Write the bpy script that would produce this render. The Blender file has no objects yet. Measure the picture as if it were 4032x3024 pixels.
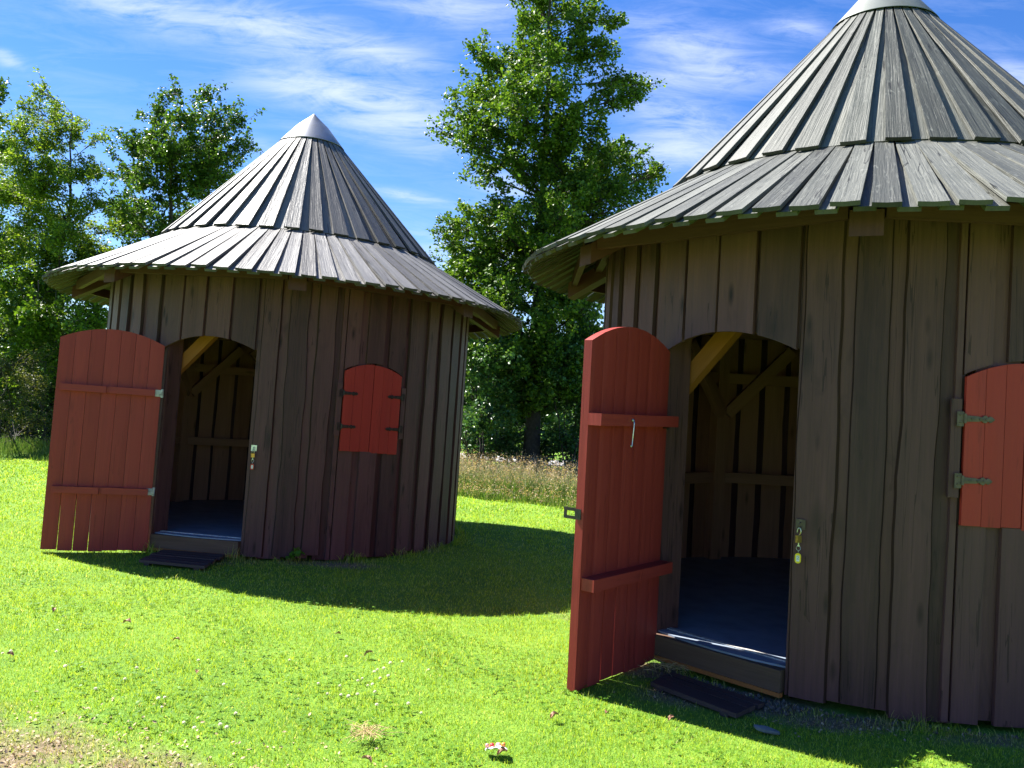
import bpy, math, random
import numpy as np
from mathutils import Matrix, Vector

# ------------------------------------------------------------------ camera, sky, sun, exposure
SC = bpy.context.scene
COL = SC.collection
rad = math.radians
F_PX, PITCH, ROLL, CAM_H = 3350.6, 0.034152, 0.058684, 1.6
cam_data = bpy.data.cameras.new("camera")
cam_data.sensor_fit = 'HORIZONTAL'
cam_data.sensor_width = 36.0
cam_data.lens = F_PX / 4032 * 36.0
cam_data.clip_start = 0.05
cam_data.clip_end = 2000.0
cam = bpy.data.objects.new("camera", cam_data)
COL.objects.link(cam)
_up0 = Vector((0, -math.sin(PITCH), math.cos(PITCH)))
_fw = Vector((0, math.cos(PITCH), math.sin(PITCH)))
_rt = Vector((1, 0, 0)) * math.cos(ROLL) + _up0 * math.sin(ROLL)
_up = Vector((1, 0, 0)) * -math.sin(ROLL) + _up0 * math.cos(ROLL)
cam.matrix_world = Matrix(((_rt.x, _up.x, -_fw.x, 0), (_rt.y, _up.y, -_fw.y, 0),
                           (_rt.z, _up.z, -_fw.z, CAM_H), (0, 0, 0, 1)))
SC.camera = cam

SUN_AZ, SUN_EL = rad(-58.5), rad(51.0)          # azimuth from +Y towards +X
SKY_STRENGTH, SUN_STRENGTH, EXPOSURE = 0.058, 4.8, 1.86
SC.view_settings.view_transform = 'Standard'
SC.view_settings.look = 'None'
SC.view_settings.exposure = EXPOSURE
SC.view_settings.gamma = 1.0
SC.cycles.max_bounces = 10
SC.cycles.diffuse_bounces = 8
SC.cycles.transparent_max_bounces = 8

sun_data = bpy.data.lights.new("sun", 'SUN')
sun_data.energy = SUN_STRENGTH
sun_data.angle = rad(0.5)
sun_data.color = (1.0, 0.955, 0.88)
sun = bpy.data.objects.new("sun", sun_data)
COL.objects.link(sun)
_sd = Vector((math.sin(SUN_AZ) * math.cos(SUN_EL), math.cos(SUN_AZ) * math.cos(SUN_EL), math.sin(SUN_EL)))
sun.rotation_euler = (-_sd).to_track_quat('-Z', 'Y').to_euler()


class NT:
    """small helper round a node tree"""
    def __init__(self, tree):
        self.t = tree
        self.t.nodes.clear()

    def n(self, kind, **kw):
        nd = self.t.nodes.new(kind)
        for k, v in kw.items():
            if k.startswith('i_'):
                key = k[2:]
                key = int(key) if key.isdigit() else key.replace('_', ' ')
                self.put(nd.inputs[key], v)
            else:
                setattr(nd, k, v)
        return nd

    def put(self, sock, v):
        if isinstance(v, bpy.types.NodeSocket):
            self.t.links.new(v, sock)
        else:
            sock.default_value = v

    def math(self, op, a, b=None, clamp=False):
        nd = self.t.nodes.new('ShaderNodeMath')
        nd.operation = op
        nd.use_clamp = clamp
        self.put(nd.inputs[0], a)
        if b is not None:
            self.put(nd.inputs[1], b)
        return nd.outputs[0]

    def mix(self, fac, a, b, blend='MIX'):
        nd = self.t.nodes.new('ShaderNodeMix')
        nd.data_type = 'RGBA'
        nd.blend_type = blend
        self.put(nd.inputs[0], fac)
        self.put(nd.inputs[6], a)
        self.put(nd.inputs[7], b)
        return nd.outputs[2]

    def ramp(self, fac, stops):
        nd = self.t.nodes.new('ShaderNodeValToRGB')
        e = nd.color_ramp.elements
        while len(e) > 1:
            e.remove(e[-1])
        e[0].position, e[0].color = stops[0][0], c4(stops[0][1])
        for p, c in stops[1:]:
            k = e.new(p)
            k.color = c4(c)
        self.put(nd.inputs[0], fac)
        return nd.outputs[0]

    def noise(self, vec, scale, detail=4, rough=0.55, dist=0.0):
        nd = self.t.nodes.new('ShaderNodeTexNoise')
        if vec is not None:
            self.put(nd.inputs['Vector'], vec)
        nd.inputs['Scale'].default_value = scale
        nd.inputs['Detail'].default_value = detail
        nd.inputs['Roughness'].default_value = rough
        nd.inputs['Distortion'].default_value = dist
        return nd.outputs[0]

    def mapping(self, vec, loc=(0, 0, 0), rot=(0, 0, 0), scale=(1, 1, 1), kind='POINT'):
        nd = self.t.nodes.new('ShaderNodeMapping')
        nd.vector_type = kind
        self.put(nd.inputs['Vector'], vec)
        nd.inputs['Location'].default_value = loc
        nd.inputs['Rotation'].default_value = rot
        nd.inputs['Scale'].default_value = scale
        return nd.outputs[0]


def c4(c):
    if isinstance(c, (int, float)):
        return (c, c, c, 1)
    return tuple(c) + ((1,) if len(c) == 3 else ())


# ---- world: clear summer sky with drawn-out cirrus
world = bpy.data.worlds.new("World")
SC.world = world
world.use_nodes = True
w = NT(world.node_tree)
sky = w.n('ShaderNodeTexSky', sky_type='NISHITA', sun_disc=False)
sky.sun_elevation = SUN_EL
sky.sun_rotation = SUN_AZ
sky.air_density = 1.0
sky.dust_density = 0.05
sky.ozone_density = 3.5
hs = w.n('ShaderNodeHueSaturation', i_Hue=0.514, i_Saturation=1.30, i_Value=0.97, i_Color=sky.outputs[0])
tc = w.n('ShaderNodeTexCoord')
sx = w.n('ShaderNodeSeparateXYZ', i_0=tc.outputs['Generated'])
front = w.math('GREATER_THAN', sx.outputs[1], 0.05)
ysafe = w.math('MAXIMUM', sx.outputs[1], 0.05)
st = w.n('ShaderNodeCombineXYZ', i_0=w.math('DIVIDE', sx.outputs[0], ysafe), i_1=w.math('DIVIDE', sx.outputs[2], ysafe)).outputs[0]
STREAKS = [  # end a, end b (tangents of azimuth / elevation), half width, weight
    ((-0.555, 0.472), (-0.392, 0.442), 0.022, 0.75), ((-0.404, 0.453), (-0.214, 0.428), 0.026, 0.8),
    ((-0.248, 0.434), (-0.108, 0.403), 0.018, 0.6), ((-0.344, 0.381), (-0.188, 0.362), 0.022, 0.6),
    ((-0.244, 0.37), (-0.076, 0.33), 0.034, 0.95), ((-0.284, 0.315), (-0.239, 0.301), 0.012, 0.35),
    ((-0.181, 0.255), (-0.093, 0.245), 0.006, 0.95), ((0.115, 0.467), (0.261, 0.431), 0.028, 0.58),
    ((0.129, 0.406), (0.305, 0.422), 0.016, 0.50), ((0.12, 0.383), (0.232, 0.34), 0.032, 0.65),
    ((0.107, 0.318), (0.233, 0.326), 0.022, 0.61), ((-0.643, 0.393), (-0.606, 0.379), 0.008, 0.6),
    ((-0.186, 0.5), (-0.018, 0.47), 0.03, 0.6), ((0.547, 0.448), (0.62, 0.42), 0.018, 0.6),
    ((-0.333, 0.301), (-0.288, 0.289), 0.012, 0.5), ((-0.05, 0.27), (0.02, 0.265), 0.014, 0.8),
    ((-0.122, 0.186), (0.154, 0.147), 0.04, 0.75), ((0.28, 0.482), (0.353, 0.473), 0.013, 0.5),
]
tot = None
for a, b, hw, wt in STREAKS:
    cx, cy = (a[0] + b[0]) / 2, (a[1] + b[1]) / 2
    ln = math.hypot(b[0] - a[0], b[1] - a[1]) / 2 + hw * 0.3
    an = math.atan2(b[1] - a[1], b[0] - a[0])
    q = w.mapping(st, (cx, cy, 0), (0, 0, an), (ln * 0.85, hw * 0.95, 1), 'TEXTURE')
    vl = w.n('ShaderNodeVectorMath', operation='LENGTH', i_0=q).outputs['Value']
    g = w.math('MULTIPLY', w.math('EXPONENT', w.math('MULTIPLY', w.math('MULTIPLY', vl, vl), -0.9)), wt)
    tot = g if tot is None else w.math('ADD', tot, g)
fib = w.noise(w.mapping(st, rot=(0, 0, rad(14)), scale=(7, 38, 1)), 1.0, 9, 0.68, 0.7)
puff = w.noise(w.mapping(st, rot=(0, 0, rad(-24)), scale=(13, 36, 1)), 1.0, 8, 0.66, 1.2)
tex = w.math('ADD', w.math('MULTIPLY', fib, 0.55), w.math('MULTIPLY', puff, 0.45))
tex = w.math('SUBTRACT', w.math('MULTIPLY', tex, 4.0), 1.4, True)
veil = w.math('MULTIPLY', w.math('SUBTRACT', w.math('MULTIPLY', fib, 2.2), 0.98, True), 0.2)
cl = w.math('MULTIPLY', tot, w.math('ADD', w.math('MULTIPLY', tex, 1.15), 0.0))
cl = w.math('ADD', cl, veil)
cl = w.math('SUBTRACT', 1.0, w.math('EXPONENT', w.math('MULTIPLY', cl, -1.05)))
cl = w.math('MULTIPLY', w.math('MINIMUM', cl, 0.72), front)
skyc = w.mix(cl, hs.outputs[0], (4.9, 5.4, 7.2, 1))
bg = w.n('ShaderNodeBackground', i_Color=skyc, i_Strength=SKY_STRENGTH)
wo = w.n('ShaderNodeOutputWorld', i_Surface=bg.outputs[0])


# ------------------------------------------------------------------ tagging and mesh helpers
def tag(o, label=None, cat=None, group=None, kind=None):
    if label:
        o['label'] = label
    if cat:
        o['category'] = cat
    if group:
        o['group'] = group
    if kind:
        o['kind'] = kind
    return o


def empty(name, loc=(0, 0, 0), rot=None):
    o = bpy.data.objects.new(name, None)
    o.empty_display_size = 0.2
    COL.objects.link(o)
    o.location = loc
    if rot is not None:
        o.rotation_euler = rot
    return o


class MB:
    def __init__(self):
        self.v, self.f, self.uv, self.mi = [], [], [], []

    def face(self, idx, uv=None, mi=0):
        self.f.append(tuple(idx))
        self.uv.append(uv if uv else [(0, 0)] * len(idx))
        self.mi.append(mi)

    def vert(self, p):
        self.v.append((float(p[0]), float(p[1]), float(p[2])))
        return len(self.v) - 1

    def slab(self, front, back, us, vs, mf=0, mb=None, ms=None, off=None, mend=None):
        """front/back: nested lists [nv][nu] of points, us/vs matching lists of uv values"""
        mb = mf if mb is None else mb
        ms = mf if ms is None else ms
        mend = ms if mend is None else mend
        off = off or (random.uniform(0, 40), random.uniform(0, 40))
        nv, nu = len(front), len(front[0])
        A = [[self.vert(p) for p in row] for row in front]
        B = [[self.vert(p) for p in row] for row in back]
        U = lambda j, i: (us[j][i] + off[0], vs[j][i] + off[1])
        for j in range(nv - 1):
            for i in range(nu - 1):
                uvq = [U(j, i), U(j, i + 1), U(j + 1, i + 1), U(j + 1, i)]
                self.face((A[j][i], A[j][i + 1], A[j + 1][i + 1], A[j + 1][i]), uvq, mf)
                self.face((B[j + 1][i], B[j + 1][i + 1], B[j][i + 1], B[j][i]), [uvq[3], uvq[2], uvq[1], uvq[0]], mb)
        for j in range(nv - 1):
            for i, s in ((0, 1), (nu - 1, -1)):
                q = (A[j][i], A[j + 1][i], B[j + 1][i], B[j][i])
                u0, u1 = U(j, i), U(j + 1, i)
                uq = [u0, u1, (u1[0] + .03, u1[1]), (u0[0] + .03, u0[1])]
                if s < 0:
                    q, uq = q[::-1], uq[::-1]
                self.face(q, uq, ms)
        for i in range(nu - 1):
            for j, s in ((0, -1), (nv - 1, 1)):
                q = (A[j][i], A[j][i + 1], B[j][i + 1], B[j][i])
                u0, u1 = U(j, i), U(j, i + 1)
                uq = [u0, u1, (u1[0], u1[1] + .03), (u0[0], u0[1] + .03)]
                q, uq = (q[::-1], uq[::-1]) if s < 0 else (q, uq)
                self.face(q[::-1], uq[::-1], mend)

    def box(self, c, ax, ay, az, mi=0, ch=0.0):
        """oriented box: centre and three half vectors; uv v runs along the longest axis"""
        c, ax, ay, az = Vector(c), Vector(ax), Vector(ay), Vector(az)
        h = [ax, ay, az]
        off = (random.uniform(0, 40), random.uniform(0, 40))
        L = [a.length for a in h]
        lg = L.index(max(L))
        idx = {}
        for sx_ in (-1, 1):
            for sy_ in (-1, 1):
                for sz_ in (-1, 1):
                    idx[(sx_, sy_, sz_)] = self.vert(c + ax * sx_ + ay * sy_ + az * sz_)
        for k in range(3):
            a, b = [m for m in range(3) if m != k]
            if b == lg:
                ua, va = a, b
            elif a == lg:
                ua, va = b, a
            else:
                ua, va = a, b
            for s in (-1, 1):
                quad = []
                for sa, sb in ((-1, -1), (1, -1), (1, 1), (-1, 1)):
                    d = [0, 0, 0]
                    d[k], d[a], d[b] = s, sa, sb
                    quad.append(tuple(d))
                uvq = [(d[ua] * L[ua] + off[0], d[va] * L[va] + off[1]) for d in quad]
                vi = [idx[d] for d in quad]
                n = (Vector(self.v[vi[1]]) - Vector(self.v[vi[0]])).cross(Vector(self.v[vi[2]]) - Vector(self.v[vi[1]]))
                if n.dot(h[k] * s) < 0:
                    vi, uvq = vi[::-1], uvq[::-1]
                self.face(vi, uvq, mi)

    def tube(self, pts, radii, n=6, mi=0, cap=True):
        pts = [Vector(p) for p in pts]
        rings = []
        d0 = None
        run = 0.0
        for k, p in enumerate(pts):
            t = (pts[min(k + 1, len(pts) - 1)] - pts[max(k - 1, 0)]).normalized()
            if d0 is None:
                d0 = t.orthogonal().normalized()
            d0 = (d0 - t * d0.dot(t))
            d0 = d0.normalized() if d0.length > 1e-6 else t.orthogonal().normalized()
            e = t.cross(d0)
            r = radii[k] if hasattr(radii, '__len__') else radii
            rings.append([self.vert(p + (d0 * math.cos(2 * math.pi * i / n) + e * math.sin(2 * math.pi * i / n)) * r) for i in range(n)])
        for k in range(len(pts) - 1):
            l = (pts[k + 1] - pts[k]).length
            for i in range(n):
                j = (i + 1) % n
                self.face((rings[k][i], rings[k][j], rings[k + 1][j], rings[k + 1][i]),
                          [(i / n, run), ((i + 1) / n, run), ((i + 1) / n, run + l), (i / n, run + l)], mi)
            run += l
        if cap:
            self.face(rings[0][::-1], None, mi)
            self.face(rings[-1], None, mi)

    def lathe(self, prof, n=64, mi=0):
        """profile of (r, z), last/first r may be 0"""
        rings = []
        for r, z in prof:
            if r < 1e-6:
                rings.append([self.vert((0, 0, z))])
            else:
                rings.append([self.vert((r * math.cos(2 * math.pi * i / n), r * math.sin(2 * math.pi * i / n), z)) for i in range(n)])
        for k in range(len(prof) - 1):
            A, B = rings[k], rings[k + 1]
            for i in range(n):
                j = (i + 1) % n
                if len(A) == 1 and len(B) == 1:
                    continue
                if len(B) == 1:
                    self.face((A[i], A[j], B[0]), [(i / n, prof[k][1]), ((i + 1) / n, prof[k][1]), (i / n, prof[k + 1][1])], mi)
                elif len(A) == 1:
                    self.face((A[0], B[j], B[i]), None, mi)
                else:
                    self.face((A[i], A[j], B[j], B[i]), [(i / n * 2, prof[k][1]), ((i + 1) / n * 2, prof[k][1]), ((i + 1) / n * 2, prof[k + 1][1]), (i / n * 2, prof[k + 1][1])], mi)

    def build(self, name, mats, parent=None, smooth=False, loc=None):
        me = bpy.data.meshes.new(name)
        me.from_pydata(self.v, [], self.f)
        lay = me.uv_layers.new(name="UVMap")
        flat = np.array([c for u in self.uv for p in u for c in p], dtype=np.float32)
        lay.data.foreach_set("uv", flat)
        mats = mats if isinstance(mats, (list, tuple)) else [mats]
        for m in mats:
            me.materials.append(m)
        me.polygons.foreach_set("material_index", np.array(self.mi, dtype=np.int32))
        if smooth:
            me.polygons.foreach_set("use_smooth", np.ones(len(self.f), dtype=bool))
        me.update()
        o = bpy.data.objects.new(name, me)
        COL.objects.link(o)
        if parent:
            o.parent = parent
        if loc is not None:
            o.location = loc
        return o


def np_mesh(name, verts, loops, sizes, mats, parent=None, mi=None, smooth=False):
    """fast mesh from numpy arrays (verts n x 3, flat loop indices, face sizes)"""
    me = bpy.data.meshes.new(name)
    me.vertices.add(len(verts))
    me.vertices.foreach_set("co", np.asarray(verts, dtype=np.float32).ravel())
    me.loops.add(len(loops))
    me.loops.foreach_set("vertex_index", np.asarray(loops, dtype=np.int32))
    me.polygons.add(len(sizes))
    st_ = np.concatenate([[0], np.cumsum(sizes)[:-1]]).astype(np.int32)
    me.polygons.foreach_set("loop_start", st_)
    for m in (mats if isinstance(mats, (list, tuple)) else [mats]):
        me.materials.append(m)
    if mi is not None:
        me.polygons.foreach_set("material_index", np.asarray(mi, dtype=np.int32))
    if smooth:
        me.polygons.foreach_set("use_smooth", np.ones(len(sizes), dtype=bool))
    me.update(calc_edges=True)
    o = bpy.data.objects.new(name, me)
    COL.objects.link(o)
    if parent:
        o.parent = parent
    return o


# ------------------------------------------------------------------ materials
def new_mat(name):
    m = bpy.data.materials.new(name)
    m.use_nodes = True
    return m, NT(m.node_tree)


def finish(t, shader):
    t.n('ShaderNodeOutputMaterial', i_Surface=shader)


def wood(name, dark, light, rough=0.6, tint=0.25, knot=0.6, bump=0.35, spec=0.4, extra=None, grain=(55, 2.2), bdist=0.004, crack=0.0):
    m, t = new_mat(name)
    uv = t.n('ShaderNodeTexCoord').outputs['UV']
    g1 = t.noise(t.mapping(uv, scale=(grain[0], grain[1], 1)), 1.0, 5, 0.6, 0.4)
    g2 = t.noise(t.mapping(uv, scale=(9, 0.7, 1)), 1.0, 3, 0.5, 0.6)
    rnd = t.n('ShaderNodeNewGeometry').outputs['Random Per Island']
    f = t.math('ADD', t.math('MULTIPLY', g1, 0.55), t.math('MULTIPLY', g2, 0.55))
    f = t.math('ADD', f, t.math('MULTIPLY', t.math('SUBTRACT', rnd, 0.5), tint * 2))
    col = t.ramp(f, [(0.2, dark), (0.85, light)])
    vo = t.n('ShaderNodeTexVoronoi', i_Vector=t.mapping(uv, scale=(6.5, 1.9, 1)), i_Scale=1.0)
    kn = t.math('MULTIPLY', t.math('SUBTRACT', 0.16, vo.outputs['Distance'], True), 6.0 * knot, True)
    col = t.mix(kn, col, c4(tuple(d * 0.55 for d in dark)))
    rg = t.math('ADD', rough - 0.1, t.math('MULTIPLY', g1, 0.25))
    if crack:
        cn = t.noise(t.mapping(uv, scale=(11, 0.42, 1)), 1.0, 3, 0.6, 0.3)
        line = t.math('LESS_THAN', t.math('ABSOLUTE', t.math('SUBTRACT', cn, 0.5)), 0.0065)
        some = t.math('GREATER_THAN', t.noise(t.mapping(uv, scale=(1.3, 0.9, 1)), 1.0, 2, 0.5), 0.5)
        col = t.mix(t.math('MULTIPLY', t.math('MULTIPLY', line, some), crack), col, c4(tuple(d * 0.3 for d in dark)))
    if extra:
        col, rg = extra(t, uv, col, rg, rnd)
    hgt = t.math('ADD', g1, t.math('MULTIPLY', kn, -0.3))
    bp = t.n('ShaderNodeBump', i_Strength=bump, i_Distance=bdist, i_Height=hgt)
    p = t.n('ShaderNodeBsdfPrincipled', i_Base_Color=col, i_Roughness=rg, i_Normal=bp.outputs[0])
    p.inputs['Specular IOR Level'].default_value = spec
    finish(t, p.outputs[0])
    return m


def ex_stain(t, uv, col, rg, rnd):
    ob = t.n('ShaderNodeTexCoord').outputs['Object']
    blot = t.noise(t.mapping(ob, scale=(2.5, 2.5, 0.8)), 1.6, 4, 0.6)
    col = t.mix(t.math('MULTIPLY', t.math('SUBTRACT', blot, 0.45, True), 1.6, True), col, (0.085, 0.042, 0.040, 1))
    big = t.noise(t.mapping(uv, scale=(5, 2.2, 1)), 1.0, 3, 0.5, 1.2)
    col = t.mix(t.math('MULTIPLY', t.math('SUBTRACT', big, 0.6, True), 2.2, True), col, (0.028, 0.0135, 0.019, 1))
    vk = t.n('ShaderNodeTexVoronoi', i_Vector=t.mapping(uv, scale=(2.6, 1.15, 1)), i_Scale=1.0)
    kn2 = t.math('MULTIPLY', t.math('SUBTRACT', 0.17, vk.outputs['Distance'], True), 5.5, True)
    col = t.mix(t.math('MULTIPLY', kn2, 0.75), col, (0.022, 0.012, 0.013, 1))
    fl = t.noise(t.mapping(uv, scale=(60, 14, 1)), 1.0, 2, 0.5)
    col = t.mix(t.math('GREATER_THAN', fl, 0.80), col, (0.16, 0.14, 0.12, 1))
    return col, rg


def ex_roof_factory(pale, dark, thr):
    def ex(t, uv, col, rg, rnd):
        n1 = t.noise(t.mapping(uv, scale=(38, 9, 1)), 1.0, 5, 0.7, 0.8)
        col = t.mix(t.math('MULTIPLY', t.math('SUBTRACT', n1, thr, True), 5.0, True), col, c4(pale))
        n2 = t.noise(t.mapping(uv, scale=(7, 3, 1)), 1.0, 4, 0.6, 0.5)
        col = t.mix(t.math('MULTIPLY', t.math('SUBTRACT', n2, 0.54, True), 3.5, True), col, c4(dark))
        n3 = t.noise(t.mapping(uv, scale=(110, 5, 1)), 1.0, 3, 0.6)
        col = t.mix(t.math('MULTIPLY', t.math('SUBTRACT', n3, 0.62, True), 4.0, True), col, c4(tuple(c * 0.5 for c in dark)))
        return col, rg
    return ex


M = {}
M['stain'] = wood('brown_stained_wood', (0.042, 0.0175, 0.0195), (0.140, 0.0590, 0.0610), 0.55, 0.22, 1.3, 0.9, 0.26, ex_stain, crack=0.6)
M['stain_edge'] = wood('brown_waney_edge', (0.026, 0.0115, 0.0095), (0.062, 0.028, 0.022), 0.6, 0.2, 0.3, 0.8, 0.25)
M['stain_dark'] = wood('brown_stained_wood_dark', (0.044, 0.018, 0.019), (0.118, 0.048, 0.050), 0.6, 0.18, 0.6, 0.4, 0.2)
M['raw'] = wood('bare_pine_wood', (0.34, 0.145, 0.085), (0.62, 0.31, 0.20), 0.6, 0.3, 0.9, 0.3, 0.3)
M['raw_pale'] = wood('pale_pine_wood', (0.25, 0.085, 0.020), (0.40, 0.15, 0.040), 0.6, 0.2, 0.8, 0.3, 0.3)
M['roof_grey'] = wood('weathered_grey_roof_board', (0.062, 0.059, 0.057), (0.165, 0.160, 0.155), 0.52, 0.30, 0.6, 0.9, 0.5,
                      ex_roof_factory((0.22, 0.215, 0.21), (0.075, 0.073, 0.072), 0.58), (70, 2.6), 0.006, 0.9)
M['roof_green'] = wood('weathered_greenish_roof_board', (0.050, 0.053, 0.046), (0.130, 0.134, 0.116), 0.55, 0.34, 0.8, 1.0, 0.35,
                       ex_roof_factory((0.205, 0.210, 0.185), (0.050, 0.056, 0.048), 0.56), (70, 2.6), 0.006, 0.9)


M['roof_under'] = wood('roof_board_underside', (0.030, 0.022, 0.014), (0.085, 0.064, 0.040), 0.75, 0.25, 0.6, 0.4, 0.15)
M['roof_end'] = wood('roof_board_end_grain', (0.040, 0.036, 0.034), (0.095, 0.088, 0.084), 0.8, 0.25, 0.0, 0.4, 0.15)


def ex_red(t, uv, col, rg, rnd):
    n1 = t.noise(t.mapping(uv, scale=(22, 1.2, 1)), 1.0, 4, 0.6)
    col = t.mix(t.math('MULTIPLY', t.math('SUBTRACT', n1, 0.5, True), 1.4, True), col, (0.195, 0.021, 0.019, 1))
    sc = t.noise(t.mapping(uv, scale=(30, 8, 1)), 1.0, 3, 0.6)
    col = t.mix(t.math('MULTIPLY', t.math('GREATER_THAN', sc, 0.765), 0.6), col, (0.33, 0.16, 0.12, 1))
    return col, rg


M['red'] = wood('falun_red_paint', (0.245, 0.025, 0.021), (0.345, 0.042, 0.035), 0.5, 0.16, 0.5, 0.35, 0.3, ex_red, crack=0.3)
M['red_bright'] = wood('bright_red_paint', (0.31, 0.025, 0.020), (0.42, 0.038, 0.027), 0.5, 0.10, 0.3, 0.3, 0.3, crack=0.25)
M['sill'] = wood('worn_grey_sill_wood', (0.065, 0.038, 0.027), (0.165, 0.105, 0.075), 0.75, 0.2, 0.5, 0.6, 0.06)
M['mat'] = wood('dark_duckboard_wood', (0.03, 0.016, 0.018), (0.075, 0.045, 0.045), 0.55, 0.25, 0.5, 0.5, 0.4)


def plain(name, col, rough, metal=0.0, nscale=0, ncol=None, spec=0.5, bump=0.0):
    m, t = new_mat(name)
    ob = t.n('ShaderNodeTexCoord').outputs['Object']
    c = c4(col)
    p = t.n('ShaderNodeBsdfPrincipled', i_Roughness=rough, i_Metallic=metal)
    p.inputs['Specular IOR Level'].default_value = spec
    if nscale:
        nz = t.noise(ob, nscale, 5, 0.6)
        cc = t.mix(t.math('MULTIPLY', t.math('SUBTRACT', nz, 0.42, True), 3.5, True), c, c4(ncol))
        t.put(p.inputs['Base Color'], cc)
        t.put(p.inputs['Roughness'], t.math('ADD', rough - 0.08, t.math('MULTIPLY', nz, 0.2)))
        if bump:
            b = t.n('ShaderNodeBump', i_Strength=bump, i_Distance=0.004, i_Height=nz)
            t.put(p.inputs['Normal'], b.outputs[0])
    else:
        p.inputs['Base Color'].default_value = c
    finish(t, p.outputs[0])
    return m


M['floor'] = plain('sky_tinted_floor_paint', (0.24, 0.29, 0.37), 0.42, 0, 6, (0.17, 0.21, 0.27))  # floor paint, with the blue of the reflected sky mixed into its colour
M['zinc'] = plain('galvanised_cap', (0.36, 0.365, 0.37), 0.4, 0.8, 9, (0.24, 0.245, 0.25), bump=0.12)
M['zinc_painted'] = plain('painted_grey_cap', (0.17, 0.185, 0.17), 0.5, 0.1, 7, (0.12, 0.132, 0.12), bump=0.1)
M['iron'] = plain('black_iron', (0.018, 0.017, 0.018), 0.45, 0.3, 40, (0.05, 0.035, 0.03))
M['iron_brown'] = plain('brown_painted_iron', (0.125, 0.082, 0.058), 0.5, 0.1, 40, (0.07, 0.048, 0.036))
M['steel'] = plain('bright_steel', (0.62, 0.62, 0.63), 0.28, 0.9, 40, (0.4, 0.4, 0.4))
M['paint_pale'] = plain('pale_worn_paint', (0.55, 0.54, 0.52), 0.5, 0.1, 40, (0.2, 0.19, 0.18))
M['brass'] = plain('brass', (0.55, 0.36, 0.10), 0.32, 0.85, 60, (0.3, 0.2, 0.07))
M['yellow'] = plain('yellow_plastic', (0.85, 0.60, 0.02), 0.35)
M['red_plastic'] = plain('red_plastic', (0.55, 0.03, 0.03), 0.35)
M['paper'] = plain('white_paper_label', (0.72, 0.73, 0.75), 0.6)
M['ink'] = plain('ink', (0.02, 0.02, 0.03), 0.6)
M['white_plastic'] = plain('white_plastic', (0.75, 0.78, 0.74), 0.3, 0, 70, (0.5, 0.6, 0.5))
M['stone'] = plain('grey_stone', (0.16, 0.17, 0.18), 0.75, 0, 18, (0.09, 0.10, 0.10), bump=0.5)
M['straw'] = plain('dry_straw', (0.55, 0.42, 0.19), 0.7, 0, 30, (0.36, 0.24, 0.10))
M['chip'] = plain('wood_chip', (0.42, 0.29, 0.17), 0.7, 0, 30, (0.25, 0.17, 0.1))


def leafy(name, stops, trans=0.42, rough=0.42, patch=None, spec=0.28, tcol=(1.25, 1.2, 0.5)):
    """leaf material: tone differs from leaf to leaf (per loose island), light shines through"""
    m, t = new_mat(name)
    geo = t.n('ShaderNodeNewGeometry')
    rnd = geo.outputs['Random Per Island']
    col = t.ramp(rnd, stops)
    if patch:
        pn = t.noise(geo.outputs['Position'], patch[0], 4, 0.6)
        col = t.mix(t.math('MULTIPLY', t.math('SUBTRACT', pn, patch[1], True), patch[2], True), col, c4(patch[3]))
    p = t.n('ShaderNodeBsdfPrincipled', i_Base_Color=col, i_Roughness=rough)
    p.inputs['Specular IOR Level'].default_value = spec
    tr = t.n('ShaderNodeBsdfTranslucent', i_Color=t.mix(1.0, col, c4(tcol), 'MULTIPLY'))
    mx = t.n('ShaderNodeMixShader', i_0=trans, i_1=p.outputs[0], i_2=tr.outputs[0])
    finish(t, mx.outputs[0])
    return m


M['leaf_alder'] = leafy('alder_leaf', [(0.0, (0.035, 0.085, 0.014)), (0.5, (0.072, 0.15, 0.020)), (0.85, (0.12, 0.21, 0.026)), (1.0, (0.18, 0.27, 0.04))], 0.42, 0.45)
M['leaf_pale'] = leafy('pale_willow_leaf', [(0.0, (0.06, 0.12, 0.020)), (0.5, (0.12, 0.21, 0.024)), (0.9, (0.20, 0.29, 0.03)), (1.0, (0.28, 0.34, 0.05))], 0.45, 0.5)
M['leaf_green'] = leafy('green_leaf', [(0.0, (0.030, 0.075, 0.014)), (0.6, (0.065, 0.135, 0.020)), (1.0, (0.11, 0.20, 0.03))], 0.4, 0.36)
M['leaf_bright'] = leafy('bright_leaf', [(0.0, (0.05, 0.11, 0.012)), (0.6, (0.10, 0.19, 0.02)), (1.0, (0.16, 0.26, 0.03))], 0.45, 0.38)
M['leaf_olive'] = leafy('olive_leaf', [(0.0, (0.05, 0.07, 0.018)), (0.6, (0.10, 0.12, 0.03)), (1.0, (0.18, 0.18, 0.05))], 0.35, 0.5)
M['leaf_deep'] = leafy('deep_green_leaf', [(0.0, (0.032, 0.085, 0.030)), (0.6, (0.065, 0.145, 0.042)), (0.93, (0.105, 0.20, 0.05)), (1.0, (0.22, 0.30, 0.12))], 0.35, 0.34)
M['bark'] = plain('grey_brown_bark', (0.026, 0.021, 0.018), 0.85, 0, 14, (0.06, 0.053, 0.046), bump=0.9)

# lawn: one sheet whose colour carries dry patches, plus blades with the same map
LAWN_PATCH = """shared"""


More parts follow.
